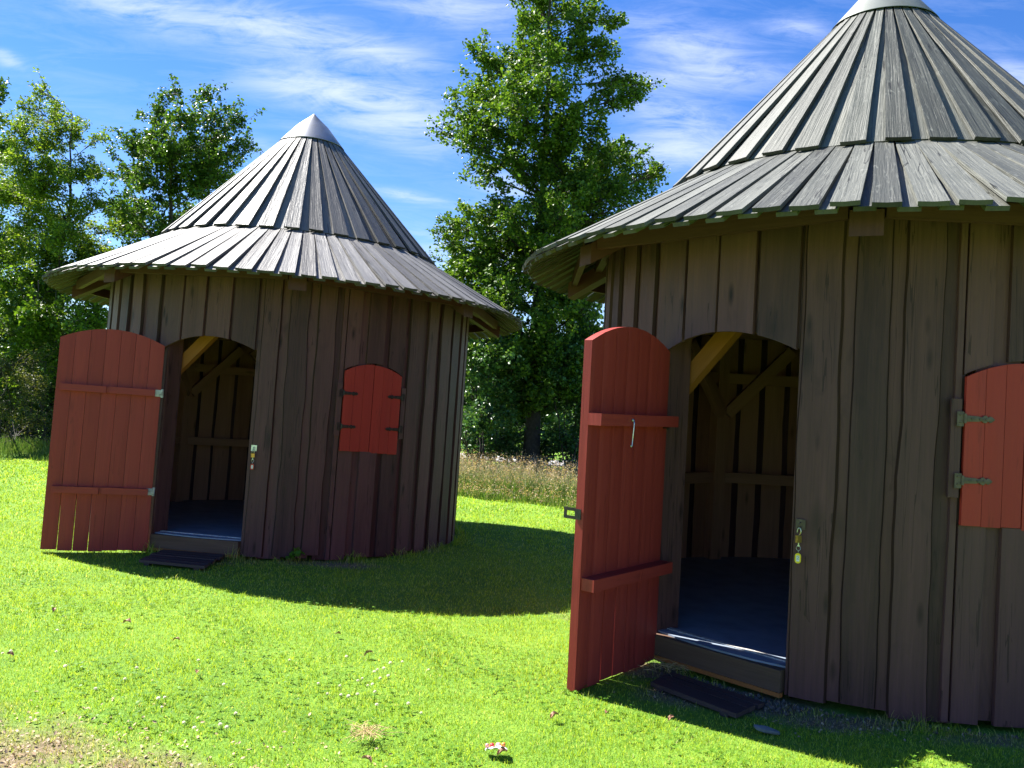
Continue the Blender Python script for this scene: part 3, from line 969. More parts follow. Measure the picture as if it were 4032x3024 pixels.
def make_hut(idx, loc, tilt, door_phi, door_angle, label):
    hut2 = idx == 2
    seed = 100 * idx
    z = Vector((tilt[0], tilt[1], 1)).normalized()
    x = Vector((1, 0, -tilt[0])).normalized()
    y = z.cross(x)
    Rm = Matrix((x, y, z)).transposed() @ Matrix.Rotation(rad(door_phi), 3, 'Z')
    root = empty('round_hut', loc, Rm.to_euler())
    tag(root, label, 'hut', 'round wooden huts on the lawn')
    roofm = M['roof_green'] if hut2 else M['roof_grey']
    wall_mesh(seed).build('wall', [M['stain'], M['raw'], M['stain_edge']], root)
    # lower skirt of the roof: 72 boards over 72 boards
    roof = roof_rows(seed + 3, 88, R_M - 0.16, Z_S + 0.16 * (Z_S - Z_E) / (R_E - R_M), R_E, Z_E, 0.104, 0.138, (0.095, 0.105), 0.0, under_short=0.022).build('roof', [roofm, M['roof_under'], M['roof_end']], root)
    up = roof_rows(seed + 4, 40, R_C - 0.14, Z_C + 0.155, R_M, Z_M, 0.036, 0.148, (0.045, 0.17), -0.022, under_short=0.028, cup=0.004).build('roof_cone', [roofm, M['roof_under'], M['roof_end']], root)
    # metal cap with a rolled rim
    mb = MB()
    rc = R_C + 0.036
    mb.lathe([(rc - 0.010, Z_C - 0.006), (rc, Z_C - 0.010), (rc - 0.006, Z_C - 0.002), (0.19, Z_C + 0.235), (0.034, Z_A - 0.035), (0.012, Z_A - 0.008), (0.0, Z_A)], 72)
    # standing seam
    a = rad(115)
    d = Vector((math.cos(a), math.sin(a), 0))
    mb.tube([d * (rc + 0.002) + Vector((0, 0, Z_C)), d * 0.193 + Vector((0, 0, Z_C + 0.236)), d * 0.03 + Vector((0, 0, Z_A - 0.03))], 0.004, 6)
    mb.build('roof_cap', M['zinc_painted' if hut2 else 'zinc'], root, smooth=True)
    # roof frame: eight rafters, eave purlins between their ends, inner purlins
    sl = (Z_E - Z_S) / (R_E - R_M)
    under = lambda r: Z_E + sl * (r - R_E) - 0.034
    for k in range(8):
        ph = 22.5 + 45 * k
        d, tv = dirp(ph), tanp(ph)
        mb = MB()
        r0, r1 = 1.5, 2.47
        hh, ww = 0.115, 0.082
        fr, bk, us, vs = [], [], [], []
        for r in (r0, r1):
            zt_ = under(r) - 0.042
            P = [d * r + tv * (-ww) + Vector((0, 0, zt_)), d * r + tv * ww + Vector((0, 0, zt_))]
            Q = [p - Vector((0, 0, hh + 0.02)) for p in P]
            fr.append([tuple(P[1]), tuple(P[0])]); bk.append([tuple(Q[1]), tuple(Q[0])])
            us.append([0.16, 0.0]); vs.append([r, r])
        mb.slab(fr, bk, us, vs)
        mb.build('rafter', M['stain_dark'], root)
        # eave purlin to the next rafter, cut between the beam sides
        p0 = dirp(ph) * 2.415 + tanp(ph) * 0.083
        p1 = dirp(ph + 45) * 2.415 - tanp(ph + 45) * 0.083
        m2 = MB()
        mid = (p0 + p1) / 2
        ax = (p1 - p0) / 2
        out = Vector((mid.x, mid.y, 0)).normalized()
        rmid = mid.length
        zt_ = under(2.44) + 0.012
        m2.box((mid.x, mid.y, zt_ - 0.055), ax, out * 0.022, (0, 0, 0.05))
        m2.build('eave_purlin', M['stain_dark'], root)
        # plate on the wall head, inside the overhang
        q0, q1 = dirp(ph) * 2.20 + tanp(ph) * 0.083, dirp(ph + 45) * 2.20 - tanp(ph + 45) * 0.083
        m3 = MB()
        mid = (q0 + q1) / 2
        out = Vector((mid.x, mid.y, 0)).normalized()
        zt2 = under(2.215) - 0.004
        m3.box((mid.x, mid.y, zt2 - 0.05), (q1 - q0) / 2, out * 0.03, (0, 0, 0.045))
        m3.build('inner_purlin', M['stain_dark'], root)
    # inside: posts, rails, braces, floor
    Ri = R_W - 0.055
    for k in range(8):
        ph = 22.5 + 45 * k
        d, tv = dirp(ph), tanp(ph)
        mb = MB()
        c = d * (Ri - 0.07)
        mb.box((c.x, c.y, 1.43), tv * 0.06, d * 0.06, (0, 0, 1.25))
        mb.build('post', M['raw'], root)
        ph2 = ph + 45
        e0, e1 = dirp(ph) * (Ri - 0.075) + tv * 0.062, dirp(ph2) * (Ri - 0.075) - tanp(ph2) * 0.062
        is_door = k == 7
        for zc in ((2.32,) if is_door else (1.0, 1.97, 2.42)):
            if k == 0 and zc == 1.0:
                zc = 1.02
            m2 = MB()
            mid = (e0 + e1) / 2
            out = Vector((mid.x, mid.y, 0)).normalized()
            m2.box((mid.x, mid.y, zc), (e1 - e0) / 2, out * 0.04, (0, 0, 0.05))
            m2.build('rail', M['raw'], root)
        # knee braces in the wall plane
        dv = (e1 - e0).normalized()
        out = Vector(((e0 + e1) / 2).to_tuple()).normalized()
        for sgn, p, dr in ((1, e0, dv), (-1, e1, -dv)):
            if is_door and sgn < 0:
                continue
            b0 = p + Vector((0, 0, 1.62)) - out * 0.09
            b1 = p + dr * 0.60 + Vector((0, 0, 2.26)) - out * 0.09
            ax = (b1 - b0) / 2
            m3 = MB()
            side = out.cross(ax).normalized()
            m3.box((b0 + b1) / 2, ax, out * 0.04, side * 0.055)
            m3.build('knee_brace', M['raw_pale'] if is_door else M['raw'], root)
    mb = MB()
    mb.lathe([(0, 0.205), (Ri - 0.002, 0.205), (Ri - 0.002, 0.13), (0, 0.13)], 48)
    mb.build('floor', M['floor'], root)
    # door frame: jamb planks, sill beam with its bare lower edge
    for s in (-1, 1):
        m2 = MB()
        ph = s * (DOOR_HALF + 0.85)
        c = dirp(ph) * 1.93
        m2.box((c.x, c.y, 1.13), dirp(s * DOOR_HALF) * 0.105, tanp(s * DOOR_HALF) * 0.022, (0, 0, 0.985))
        m2.build('door_jamb', M['stain'], root)
    m2 = MB()
    wdt = R_W * math.sin(rad(DOOR_HALF)) - 0.012
    yb = -R_W * math.cos(rad(DOOR_HALF))
    m2.box((0, yb + 0.055, 0.132), (wdt, 0, 0), (0, 0.075, 0), (0, 0, 0.062))
    m2.box((0, yb - 0.006, 0.056), (wdt + 0.004, 0, 0), (0, 0.018, 0), (0, 0, 0.0125), 1)
    m2.build('door_sill', [M['sill'], M['raw_pale']], root)
    m2 = MB()
    m2.box((0, yb + 0.15, 0.206), (wdt - 0.005, 0, 0), (0, 0.018, 0), (0, 0, 0.006))
    m2.build('threshold_strip', M['paint_pale'], root)
    # staple plate for the padlock, right of the doorway
    ph = 14.6
    d, tv = dirp(ph), tanp(ph)
    c = d * (R_W + 0.010)
    zs = 1.03 if hut2 else 1.085
    m2 = MB()
    m2.box((c.x, c.y, zs), tv * 0.026, d * 0.003, (0, 0, 0.028))
    for a_ in (-0.018, 0.018):
        for b_ in (-0.02, 0.02):
            q = c + tv * a_ + d * 0.003
            m2.tube([(q.x, q.y, zs + b_), (q.x + d.x * .003, q.y + d.y * .003, zs + b_)], 0.0045, 8)
    st_ = []
    for t_ in np.linspace(0, math.pi, 9):
        q = c + d * (0.003 + 0.030 * math.sin(t_))
        st_.append((q.x, q.y, zs - 0.002 + 0.014 * math.cos(t_)))
    m2.tube(st_, 0.0035, 8)
    m2.build('staple_plate', M['steel'] if not hut2 else M['iron_brown'], root)
    door_leaf(root, door_angle, seed + 20, hut2)
    shutters(root, seed + 30, hut2)
    return root, Rm, (d * (R_W + 0.041))


HUT1 = make_hut(1, (-2.6327, 10.1376, 0.0), (0.0078, 0.0205), -8.7, -151.0,
                'smaller-looking farther round brown hut with bare metal cone cap and red door wide open')
HUT2 = make_hut(2, (2.7553, 6.5822, 0.072), (-0.0057, -0.0143), -46.2, -83.0,
                'nearer round brown hut with grey-green board roof, cut by the picture edge')


def padlock(hut, label, tagmat, plate, two):
    """open brass padlock hanging in the staple, with key, ring and numbered tag"""
    root_, Rm, off = hut
    p = root_.location + Rm @ (off + Vector((0, 0, 1.011 if two else 1.066)))
    e = empty('padlock', p, (0, 0, Rm.to_euler().z + rad(14.6)))
    tag(e, label, 'padlock', 'padlocks by the hut doors')
    mb = MB()
    mb.tube([(0.010 * math.cos(t), 0, -0.02 + 0.022 * max(0, math.sin(t)) + (0 if math.sin(t) > -0.01 else -0.008)) for t in np.linspace(-0.25, math.pi + 0.25, 12)], 0.003, 8)
    mb.build('shackle', M['steel'], e, smooth=True)
    mb = MB()
    tilt_ = Matrix.Rotation(rad(65 if two else 20), 3, 'Z')
    ax, ay = tilt_ @ Vector((0.017, 0, 0)), tilt_ @ Vector((0, 0.008, 0))
    mb.box((-0.002, 0, -0.050 if not two else -0.060), ax, ay, (0, 0, 0.018 if not two else 0.02))
    if two:
        mb.tube([(0.008, 0, -0.022), (0.006, 0, -0.032), (-0.002, 0, -0.042)], 0.003, 6)
    mb.build('lock_body', M['brass'], e)
    zk = -0.068 if not two else -0.078
    mb = MB()
    mb.box((0.0, 0, zk - 0.008), (0.0025, 0, 0), (0, 0.001, 0), (0, 0, 0.010))
    mb.box((0.0, 0, zk - 0.020), (0.006, 0, 0), (0, 0.001, 0), (0, 0, 0.004))
    mb.build('key', M['steel'], e)
    mb = MB()
    zr = zk - 0.034
    mb.tube([(0.012 * math.cos(t), 0.002 * math.sin(t * 2), zr + 0.012 * math.sin(t)) for t in np.linspace(0, 2 * math.pi, 17)], 0.0014, 6, cap=False)
    mb.tube([(0, 0, zr - 0.011), (0, 0, zr - 0.025)], 0.0018, 6)
    mb.build('key_ring', M['steel'], e, smooth=True)
    # tag: rounded plate with a paper window
    zt_ = zr - 0.025
    W_, H_ = 0.0165, 0.060
    mb = MB()
    out = []
    for t in np.linspace(0, math.pi, 9):
        out.append((W_ * math.cos(t), zt_ - W_ + W_ * math.sin(t) * 0.9))
    for t in np.linspace(math.pi, 2 * math.pi, 9):
        out.append((W_ * math.cos(t), zt_ - H_ + W_ + W_ * math.sin(t) * 0.9))
    f_ = [mb.vert((x, -0.003, z)) for x, z in out]
    b_ = [mb.vert((x, 0.001, z)) for x, z in out]
    mb.face(f_[::-1]); mb.face(b_)
    for i in range(len(out)):
        j = (i + 1) % len(out)
        mb.face((f_[i], f_[j], b_[j], b_[i]))
    kt = mb.build('key_tag', tagmat, e)
    mb = MB()
    mb.box((0, -0.0036, zt_ - H_ / 2 - 0.001), (0.0085, 0, 0), (0, 0.0005, 0), (0, 0, 0.016))
    if two:   # the figure 2 in pen
        zc = zt_ - H_ / 2 + 0.002
        pts = [(-0.005, 0.006), (-0.002, 0.010), (0.003, 0.010), (0.005, 0.006), (0.002, 0.0), (-0.005, -0.007), (0.006, -0.007)]
        mb.tube([(x, -0.0045, zc + z) for x, z in pts], 0.0009, 5, mi=1)
    mb.build('paper_label', [M['paper'], M['ink']], kt)
    return e


padlock(HUT1, 'brass padlock with a red key tag beside the door of the farther hut', M['red_plastic'], 'steel', False)
padlock(HUT2, 'padlock with a yellow key tag beside the doorway of the nearer hut', M['yellow'], 'iron', True)


def duckboard(corners, n, label, seed, hgt):
    rng = random.Random(seed)
    random.seed(seed)
    c = sum((Vector(p) for p in corners), Vector()) / 4
    e = empty('duckboard', (c.x, c.y, GZ))
    tag(e, label, 'duckboard', 'slatted wooden mats before the hut doors')
    bl, br, fr, fl = [Vector((p[0] - c.x, p[1] - c.y, 0)) for p in corners]
    for k in range(n):
        a0, a1 = (k + 0.06) / n, (k + 0.94) / n
        L0, L1 = bl.lerp(fl, a0), bl.lerp(fl, a1)
        R0, R1 = br.lerp(fr, a0), br.lerp(fr, a1)
        mb = MB()
        jit = Vector((rng.uniform(-.012, .012), rng.uniform(-.004, .004), rng.uniform(-.003, .003)))
        up_ = Vector((0, 0, hgt))
        P = [[tuple(L1 + up_ + jit), tuple(R1 + up_ + jit)], [tuple(L0 + up_ + jit), tuple(R0 + up_ + jit)]]
        Q = [[tuple(Vector(p) - Vector((0, 0, 0.024))) for p in row] for row in P]
        ln = (R0 - L0).length
        wd = (L1 - L0).length
        mb.slab(P, Q, [[0, 0], [wd, wd]], [[0, ln], [0, ln]])
        mb.build('slat', M['mat'], e)
    for s in (0.12, 0.88):
        mb = MB()
        A, B = bl.lerp(br, s), fl.lerp(fr, s)
        mid = (A + B) / 2
        mb.box((mid.x, mid.y, hgt / 2 - 0.014), (B - A) / 2 * 0.97, (br - bl).normalized() * 0.025, (0, 0, max(0.012, hgt / 2 - 0.012)))
        mb.build('bearer', M['mat'], e)
    return e


duckboard([(-3.216, 8.129, 0), (-2.601, 8.058, 0), (-2.583, 7.463, 0), (-3.206, 7.583, 0)], 6,
          'dark slatted wooden mat before the open door of the farther hut', 5, 0.045)
duckboard([(1.071, 5.222, 0), (1.488, 4.749, 0), (1.269, 4.527, 0), (0.895, 4.989, 0)], 4,
          'dark plank mat half sunk in earth before the doorway of the nearer hut', 6, 0.02)


# ------------------------------------------------------------------ vegetation
def leaves_arrays(rng, pos, size, flat=0.35, aspect=0.72, droop=0.0):
    """one folded six-point leaf per position; returns verts, loops, sizes"""
    n = len(pos)
    nrm = rng.normal(size=(n, 3))
    nrm[:, 2] = np.abs(nrm[:, 2]) + flat
    nrm /= np.linalg.norm(nrm, axis=1, keepdims=True)
    a = rng.normal(size=(n, 3))
    a[:, 2] -= droop
    a -= nrm * np.sum(a * nrm, 1, keepdims=True)
    a /= np.linalg.norm(a, axis=1, keepdims=True) + 1e-9
    b = np.cross(nrm, a)
    s = size * rng.uniform(0.65, 1.25, n)[:, None]
    wv = s * aspect * 0.5
    fold = nrm * s * 0.10
    P0 = pos
    P1 = pos + a * s * 0.38 + b * wv + fold
    P2 = pos + a * s * 0.80 + b * wv * 0.72 + fold
    P3 = pos + a * s
    P4 = pos + a * s * 0.80 - b * wv * 0.72 + fold
    P5 = pos + a * s * 0.38 - b * wv + fold
    V = np.stack([P0, P1, P2, P3, P4, P5], 1).reshape(-1, 3)
    base = np.arange(n)[:, None] * 6
    Lp = np.concatenate([base + np.array([0, 1, 2, 3]), base + np.array([0, 3, 4, 5])], 1).ravel()
    return V, Lp, np.full(2 * n, 4)


def bez(p0, p1, p2, n):
    return [p0 * (1 - t) ** 2 + p1 * 2 * t * (1 - t) + p2 * t * t for t in np.linspace(0, 1, n)]


def lobe_tree(name, label, cat, base, lobes, trunk, leaf_mat, density, leaf, seed, group=None, trunk_pts=None, multi=1, flat=0.35, aspect=0.72, ragged=1.0):
    """trunk with limbs running to a set of foliage lobes (dx, dy, z, r); leaves sit along twigs inside each lobe"""
    rng = np.random.default_rng(seed)
    root = empty(name, (base[0], base[1], GZ - 0.02))
    tag(root, label, cat, group)
    top = max(l[2] for l in lobes)
    mb = MB()
    stems = []
    for m_ in range(multi):
        off = np.array([0, 0, 0]) if multi == 1 else rng.normal(size=3) * np.array([0.18, 0.18, 0])
        lean = np.array([0, 0, 0]) if multi == 1 else rng.normal(size=3) * np.array([0.5, 0.5, 0])
        if trunk_pts and m_ == 0:
            pts = [np.array(p, float) for p in trunk_pts]
        else:
            pts = [off + lean * (k / 7) ** 1.3 + rng.normal(size=3) * np.array([0.05, 0.05, 0]) * (1 if k else 0) + np.array([0, 0, top * 0.96 * k / 7]) for k in range(8)]
        zmax = pts[-1][2]
        rr = [max(0.012, trunk / math.sqrt(multi) * (1 - (p[2] / zmax) ** 0.85 * 0.94) * (1.35 if k == 0 else 1)) for k, p in enumerate(pts)]
        # subdivide for a rounder run
        P, Rr = [], []
        for k in range(len(pts) - 1):
            for s in (0, 0.34, 0.67):
                P.append(pts[k] * (1 - s) + pts[k + 1] * s + rng.normal(size=3) * 0.012)
                Rr.append((rr[k] * (1 - s) + rr[k + 1] * s) * rng.uniform(0.93, 1.07))
        P.append(pts[-1]); Rr.append(rr[-1])
        stems.append((np.array(P), np.array(Rr)))
        mb.tube(P, Rr, 10)
    leaf_pos = []
    extra = [(l[0] + rng.normal() * l[3] * 0.55, l[1] + rng.normal() * 0.8, l[2] - abs(rng.normal()) * l[3] * 0.6, l[3] * rng.uniform(0.7, 0.95)) for l in lobes if l[3] > 0.34 and (l[2] < 6.3 or rng.random() < 0.14)]
    for (dx, dy, z, r) in list(lobes) + extra:
        c = np.array([dx, dy, z])
        stem = stems[int(rng.integers(len(stems)))]
        hz = max(0.25, z - rng.uniform(0.25, 0.6) * math.hypot(dx, dy) - r * 0.4)
        k = int(np.argmin(np.abs(stem[0][:, 2] - hz)))
        s0 = stem[0][k]
        mid = (s0 + c) / 2 + np.array([rng.normal() * 0.12, rng.normal() * 0.12, 0.12 * np.linalg.norm(c - s0) * rng.uniform(-0.4, 1.0)])
        br = min(stem[1][k] * 0.5, 0.018 + 0.035 * r)
        limb = bez(s0, mid, c, 7)
        mb.tube(limb, [br * (1 - 0.75 * i / 6) for i in range(7)], 6)
        ntw = int(7 + 22 * r)
        n_leaf = int(density * (r ** 2.1))
        per = max(3, n_leaf // ntw)
        for _ in range(ntw):
            d = rng.normal(size=3)
            d /= np.linalg.norm(d)
            d[2] = d[2] * 0.85 + 0.1
            far_twig = rng.random() > 0.72
            rad_ = r * rng.uniform(0.6, 1.2) if not far_twig else r * 1.1 + rng.uniform(0.05, 0.42) * ragged
            e = c + d * rad_
            st0 = limb[int(rng.integers(3, 7))]
            md = (st0 + e) / 2 + rng.normal(size=3) * r * 0.12
            tw = bez(st0, md, e, 4)
            mb.tube(tw, [0.011, 0.008, 0.006, 0.003], 3, cap=False)
            t = np.clip(rng.beta(3.2, 1.0, per), 0.1, 1.0)[:, None]
            q = st0 * (1 - t) ** 2 + md * 2 * t * (1 - t) + e * t * t
            # side sprays
            spread = (0.03 + 0.10 * r) * (0.35 + 0.7 * (1 - t)) + 0.028
            q = q + rng.normal(size=q.shape) * spread
            leaf_pos.append(q)
    mb.build('trunk', M['bark'], root, smooth=True)
    pos = np.concatenate(leaf_pos)
    pos[:, 2] = np.maximum(pos[:, 2], 0.06)
    V, Lp, Sz = leaves_arrays(rng, pos, leaf, flat, aspect)
    np_mesh('crown', V, Lp, Sz, leaf_mat, root)
    return root, len(pos)


CENTER = [(-0.26, 0.03, 12.01, 0.86), (-0.25, 1.17, 11.67, 0.7), (-0.78, -0.93, 10.36, 0.45), (0.63, 1.17, 11.6, 0.59), (1.23, -0.49, 10.74, 0.32), (0.43, -0.2, 10.17, 0.7), (-0.75, 0.85, 10.32, 0.7), (-1.71, -0.24, 9.69, 0.48), (1.06, 0.13, 10.24, 0.45), (-0.19, -1.23, 8.85, 0.81), (-1.49, 0.66, 9.28, 0.7), (-2.26, 0.1, 8.64, 0.43), (-2.5, -0.44, 7.89, 0.27), (1.71, 0.75, 9.85, 0.39), (1.92, -0.51, 8.88, 0.22), (1.26, -0.12, 9.09, 0.39), (-1.87, -0.95, 7.65, 0.45), (-1.12, -0.25, 8.09, 0.65), (-0.01, -0.77, 7.98, 0.81), (0.79, -0.62, 7.97, 0.65), (-1.65, 0.65, 7.39, 0.45), (-0.92, -0.57, 7.29, 0.39), (-0.06, -0.04, 7.45, 0.59), (0.8, 1.25, 7.54, 0.7), (1.76, 1.2, 7.93, 0.54), (2.38, 0.58, 7.55, 0.43), (2.74, 0.11, 7.49, 0.24), (1.24, -0.58, 6.51, 0.65), (1.94, -0.88, 6.53, 0.48), (0.45, 1.22, 6.57, 0.48), (-2.09, 0.04, 5.93, 0.41), (-1.45, -1.0, 5.83, 0.54), (-2.54, 0.32, 5.74, 0.26), (-1.92, 0.72, 5.24, 0.59), (-1.12, 0.29, 5.15, 0.59), (-0.49, 1.08, 5.91, 0.37), (0.43, -1.2, 5.18, 0.45), (1.23, 0.07, 5.96, 0.43), (0.5, -0.9, 3.0, 0.6), (-0.4, -1.0, 2.9, 0.6), (1.3, -0.4, 3.3, 0.6), (-1.3, -0.3, 3.0, 0.55), (0.1, -0.8, 2.1, 0.5), (0.9, -0.6, 2.3, 0.5), (-0.7, -0.5, 2.0, 0.5), (0.75, -0.4, 4.2, 0.55), (0.6, 0.0, 5.7, 0.5), (0.9, 0.4, 6.0, 0.5), (0.2, 0.8, 6.4, 0.5), (-0.3, 0.5, 5.2, 0.5), (1.6, 0.3, 7.0, 0.45), (0.7, -0.5, 7.0, 0.5), (-1.6, -0.4, 4.8, 0.5), (-1.0, 0.4, 6.4, 0.35), (-0.9, 0.0, 5.6, 0.45), (-0.5, -0.6, 7.0, 0.42), (0.15, -0.6, 6.0, 0.45), (-0.3, -0.5, 6.4, 0.36), (-1.0, -0.5, 4.6, 0.5), (0.0, -0.9, 5.6, 0.5), (0.2, -0.11, 4.72, 0.59), (-0.63, -1.14, 4.1, 0.54), (-1.63, 0.37, 4.36, 0.43), (-2.31, 0.92, 4.97, 0.3), (-0.92, 0.24, 3.61, 0.54), (0.13, -0.62, 3.69, 0.59), (1.06, 0.88, 4.48, 0.48)]
LEFT = [(-0.52, -0.62, 9.01, 0.22), (-0.88, -0.52, 8.67, 0.34), (-0.96, 0.82, 9.03, 0.34), (-0.87, -1.06, 7.77, 0.5), (-0.81, 0.26, 8.1, 0.62), (-0.15, 0.59, 8.37, 0.34), (1.13, -0.81, 7.8, 0.22), (-0.51, -1.16, 6.72, 0.66), (0.09, -0.59, 6.92, 0.66), (0.37, 0.41, 7.34, 0.38), (-1.09, 0.16, 6.08, 0.66), (0.46, -0.91, 5.8, 0.66), (0.82, -0.18, 6.29, 0.38), (-1.41, 0.44, 5.01, 0.54), (-0.19, -0.2, 4.85, 0.66), (0.46, 0.35, 5.23, 0.54), (0.29, 1.22, 5.97, 0.3), (0.9, 0.2, 4.4, 0.5), (0.2, -0.6, 3.2, 0.65), (-0.9, -0.4, 3.0, 0.65), (1.3, 0.1, 3.3, 0.6), (-1.5, 0.2, 6.6, 0.5), (-0.85, 0.48, 3.88, 0.66), (0.37, -0.28, 4.33, 0.54)]
EDGE = [(1.2, -1.08, 10.03, 0.27), (0.74, -0.68, 9.42, 0.61), (0.05, 0.78, 8.61, 0.65), (-0.03, 0.21, 7.03, 0.88), (0.56, -1.06, 8.0, 0.82), (0.73, -0.17, 5.68, 0.82), (0.2, 0.3, 4.2, 0.9)]
SECOND = [(-0.62, 1.15, 10.46, 0.29), (0.91, 0.03, 10.09, 0.29), (-1.09, 1.24, 9.8, 0.44), (0.69, -1.09, 9.02, 0.5), (0.99, 0.28, 9.65, 0.44), (1.88, -0.32, 9.23, 0.39), (-1.38, 0.78, 8.8, 0.52), (0.26, -0.85, 8.31, 0.72), (0.6, 0.97, 8.9, 0.72), (1.95, 0.11, 8.71, 0.39), (-1.83, 1.05, 7.81, 0.52), (-0.38, -0.06, 7.45, 0.72), (0.71, -0.18, 7.49, 0.72), (1.27, 0.75, 8.19, 0.59), (-1.98, 1.26, 6.67, 0.55), (-0.31, -0.34, 6.27, 0.72), (-0.03, 1.22, 6.78, 0.65), (-1.49, 1.12, 5.63, 0.52), (-1.12, -0.84, 4.58, 0.52), (-1.92, 0.28, 6.85, 0.26), (-0.33, 0.53, 5.25, 0.65), (-0.6, 0.4, 3.6, 0.7), (0.7, 0.2, 3.9, 0.7)]
BUSH_A = [(-0.93, 0.79, 4.15, 0.4), (-0.11, 0.8, 4.08, 0.4), (-0.65, 0.04, 3.2, 0.5), (0.52, -0.56, 3.09, 0.5), (1.68, -1.16, 3.2, 0.4), (-0.18, -0.3, 2.53, 0.45), (0.78, -0.24, 2.48, 0.5), (1.82, -1.18, 3.63, 0.31), (0.2, 0.5, 1.6, 0.55), (-0.8, 0.4, 1.5, 0.55), (1.1, 0.0, 1.5, 0.5)]
BUSH_B = [(-0.12, 0.1, 1.83, 0.35), (0.61, -0.41, 1.5, 0.41), (0.15, -0.34, 1.07, 0.41), (0.72, -0.33, 0.8, 0.35), (-0.53, 1.27, 0.44, 0.35), (0.45, 0.35, 2.09, 0.31)]
BUSH_C = [(0.51, 0.33, 3.18, 0.72), (0.52, 1.03, 2.38, 0.54), (0.15, 0.72, 1.59, 0.72), (1.56, -0.71, 0.92, 0.6), (1.37, -0.52, 0.33, 0.48), (0.4, -0.6, 0.7, 0.75), (2.4, -0.2, 0.7, 0.6), (2.6, 0.4, 1.4, 0.6), (-0.6, -0.4, 0.7, 0.7), (1.5, 0.6, 2.0, 0.6)]
SHRUB_L = [(-0.12, -0.45, 3.03, 0.57), (-0.25, 1.27, 2.28, 0.57), (0.17, -0.47, 1.53, 0.57), (-0.13, 0.75, 0.76, 0.41), (0.51, 0.96, 0.79, 0.47), (0.52, -0.28, 2.47, 0.57), (-0.57, -0.16, 3.44, 0.41)]
SHRUB_R = [(-0.05, 0.96, 3.76, 0.53), (-0.53, -0.55, 2.85, 0.63), (0.17, 0.27, 2.62, 0.53), (-0.18, 0.72, 1.85, 0.58), (0.42, 0.56, 1.56, 0.47), (-0.27, 1.08, 0.96, 0.42), (0.29, 0.94, 0.67, 0.37), (0.56, 1.09, 3.13, 0.53)]
SHRUB_M = [(-0.08, 1.19, 3.17, 0.69), (0.06, -0.76, 2.03, 0.69), (-0.09, 0.85, 1.22, 0.63), (0.35, -0.91, 0.72, 0.52)]
TREE_BACK = [(0.09, -0.97, 4.96, 0.38), (-0.26, -0.0, 4.46, 0.5), (0.26, 0.26, 4.01, 0.63), (-0.47, -1.23, 3.69, 0.5), (0.5, -0.92, 3.05, 0.63)]
TG = 'trees behind the huts'
BG = 'bushes behind the huts'
lobe_tree('alder_tree', 'tallest tree, an alder with dark trunk between the two huts, its top out of frame', 'tree', (0.55, 19.8), CENTER, 0.19, M['leaf_alder'], 5040, 0.0819, 11, TG,
          [(0, 0, 0), (-0.02, 0, 1.6), (-0.05, 0.05, 3.2), (-0.06, 0, 5.0), (-0.10, 0, 6.6), (-0.10, 0.05, 8.2), (-0.12, 0, 9.8), (-0.2, 0, 11.4), (-0.25, 0, 12.6)])
lobe_tree('pale_tree', 'loose yellow-green tree left of the farther hut, above its roof edge', 'tree', (-11.85, 22.0), LEFT, 0.13, M['leaf_pale'], 6400, 0.0788, 12, TG, aspect=0.5, ragged=1.4)
lobe_tree('edge_tree', 'tall dark tree cut by the left picture edge', 'tree', (-16.24, 25.0), EDGE, 0.16, M['leaf_green'], 4080, 0.0893, 13, TG)
lobe_tree('twin_crowned_tree', 'dense green tree with two rounded tops directly left of the farther roof', 'tree', (-9.99, 24.0), SECOND, 0.16, M['leaf_green'], 4560, 0.0861, 14, TG)
lobe_tree('young_tree', 'small green tree partly hidden by the farther roof, right of its cone', 'tree', (-1.71, 23.0), TREE_BACK, 0.08, M['leaf_bright'], 4560, 0.0893, 15, TG)
lobe_tree('leafy_bush', 'light green bush at the left, under the farther roof edge', 'bush', (-11.36, 20.5), BUSH_A, 0.07, M['leaf_bright'], 4560, 0.0893, 16, BG, multi=4)
lobe_tree('olive_bush', 'low olive-yellow bush beside the open red door of the farther hut', 'bush', (-11.0, 18.9), BUSH_B, 0.04, M['leaf_olive'], 6240, 0.0525, 17, BG, multi=4, aspect=0.4)
lobe_tree('dark_bush', 'dark green bush cut by the left picture edge', 'bush', (-14.29, 22.0), BUSH_C, 0.07, M['leaf_deep'], 4080, 0.0893, 18, BG, multi=4)
lobe_tree('hazel_bush', 'dark bush beside the right wall of the farther hut', 'bush', (-0.6, 19.0), SHRUB_L, 0.05, M['leaf_deep'], 4800, 0.0840, 19, BG, multi=5)
lobe_tree('hazel_bush', 'dark bush behind the edge of the nearer red door', 'bush', (1.56, 19.4), SHRUB_R, 0.05, M['leaf_deep'], 4560, 0.0840, 20, BG, multi=5)
lobe_tree('hazel_bush', 'dark bush behind the foot of the alder trunk', 'bush', (0.44, 21.2), SHRUB_M, 0.05, M['leaf_deep'], 4080, 0.0893, 21, BG, multi=5)


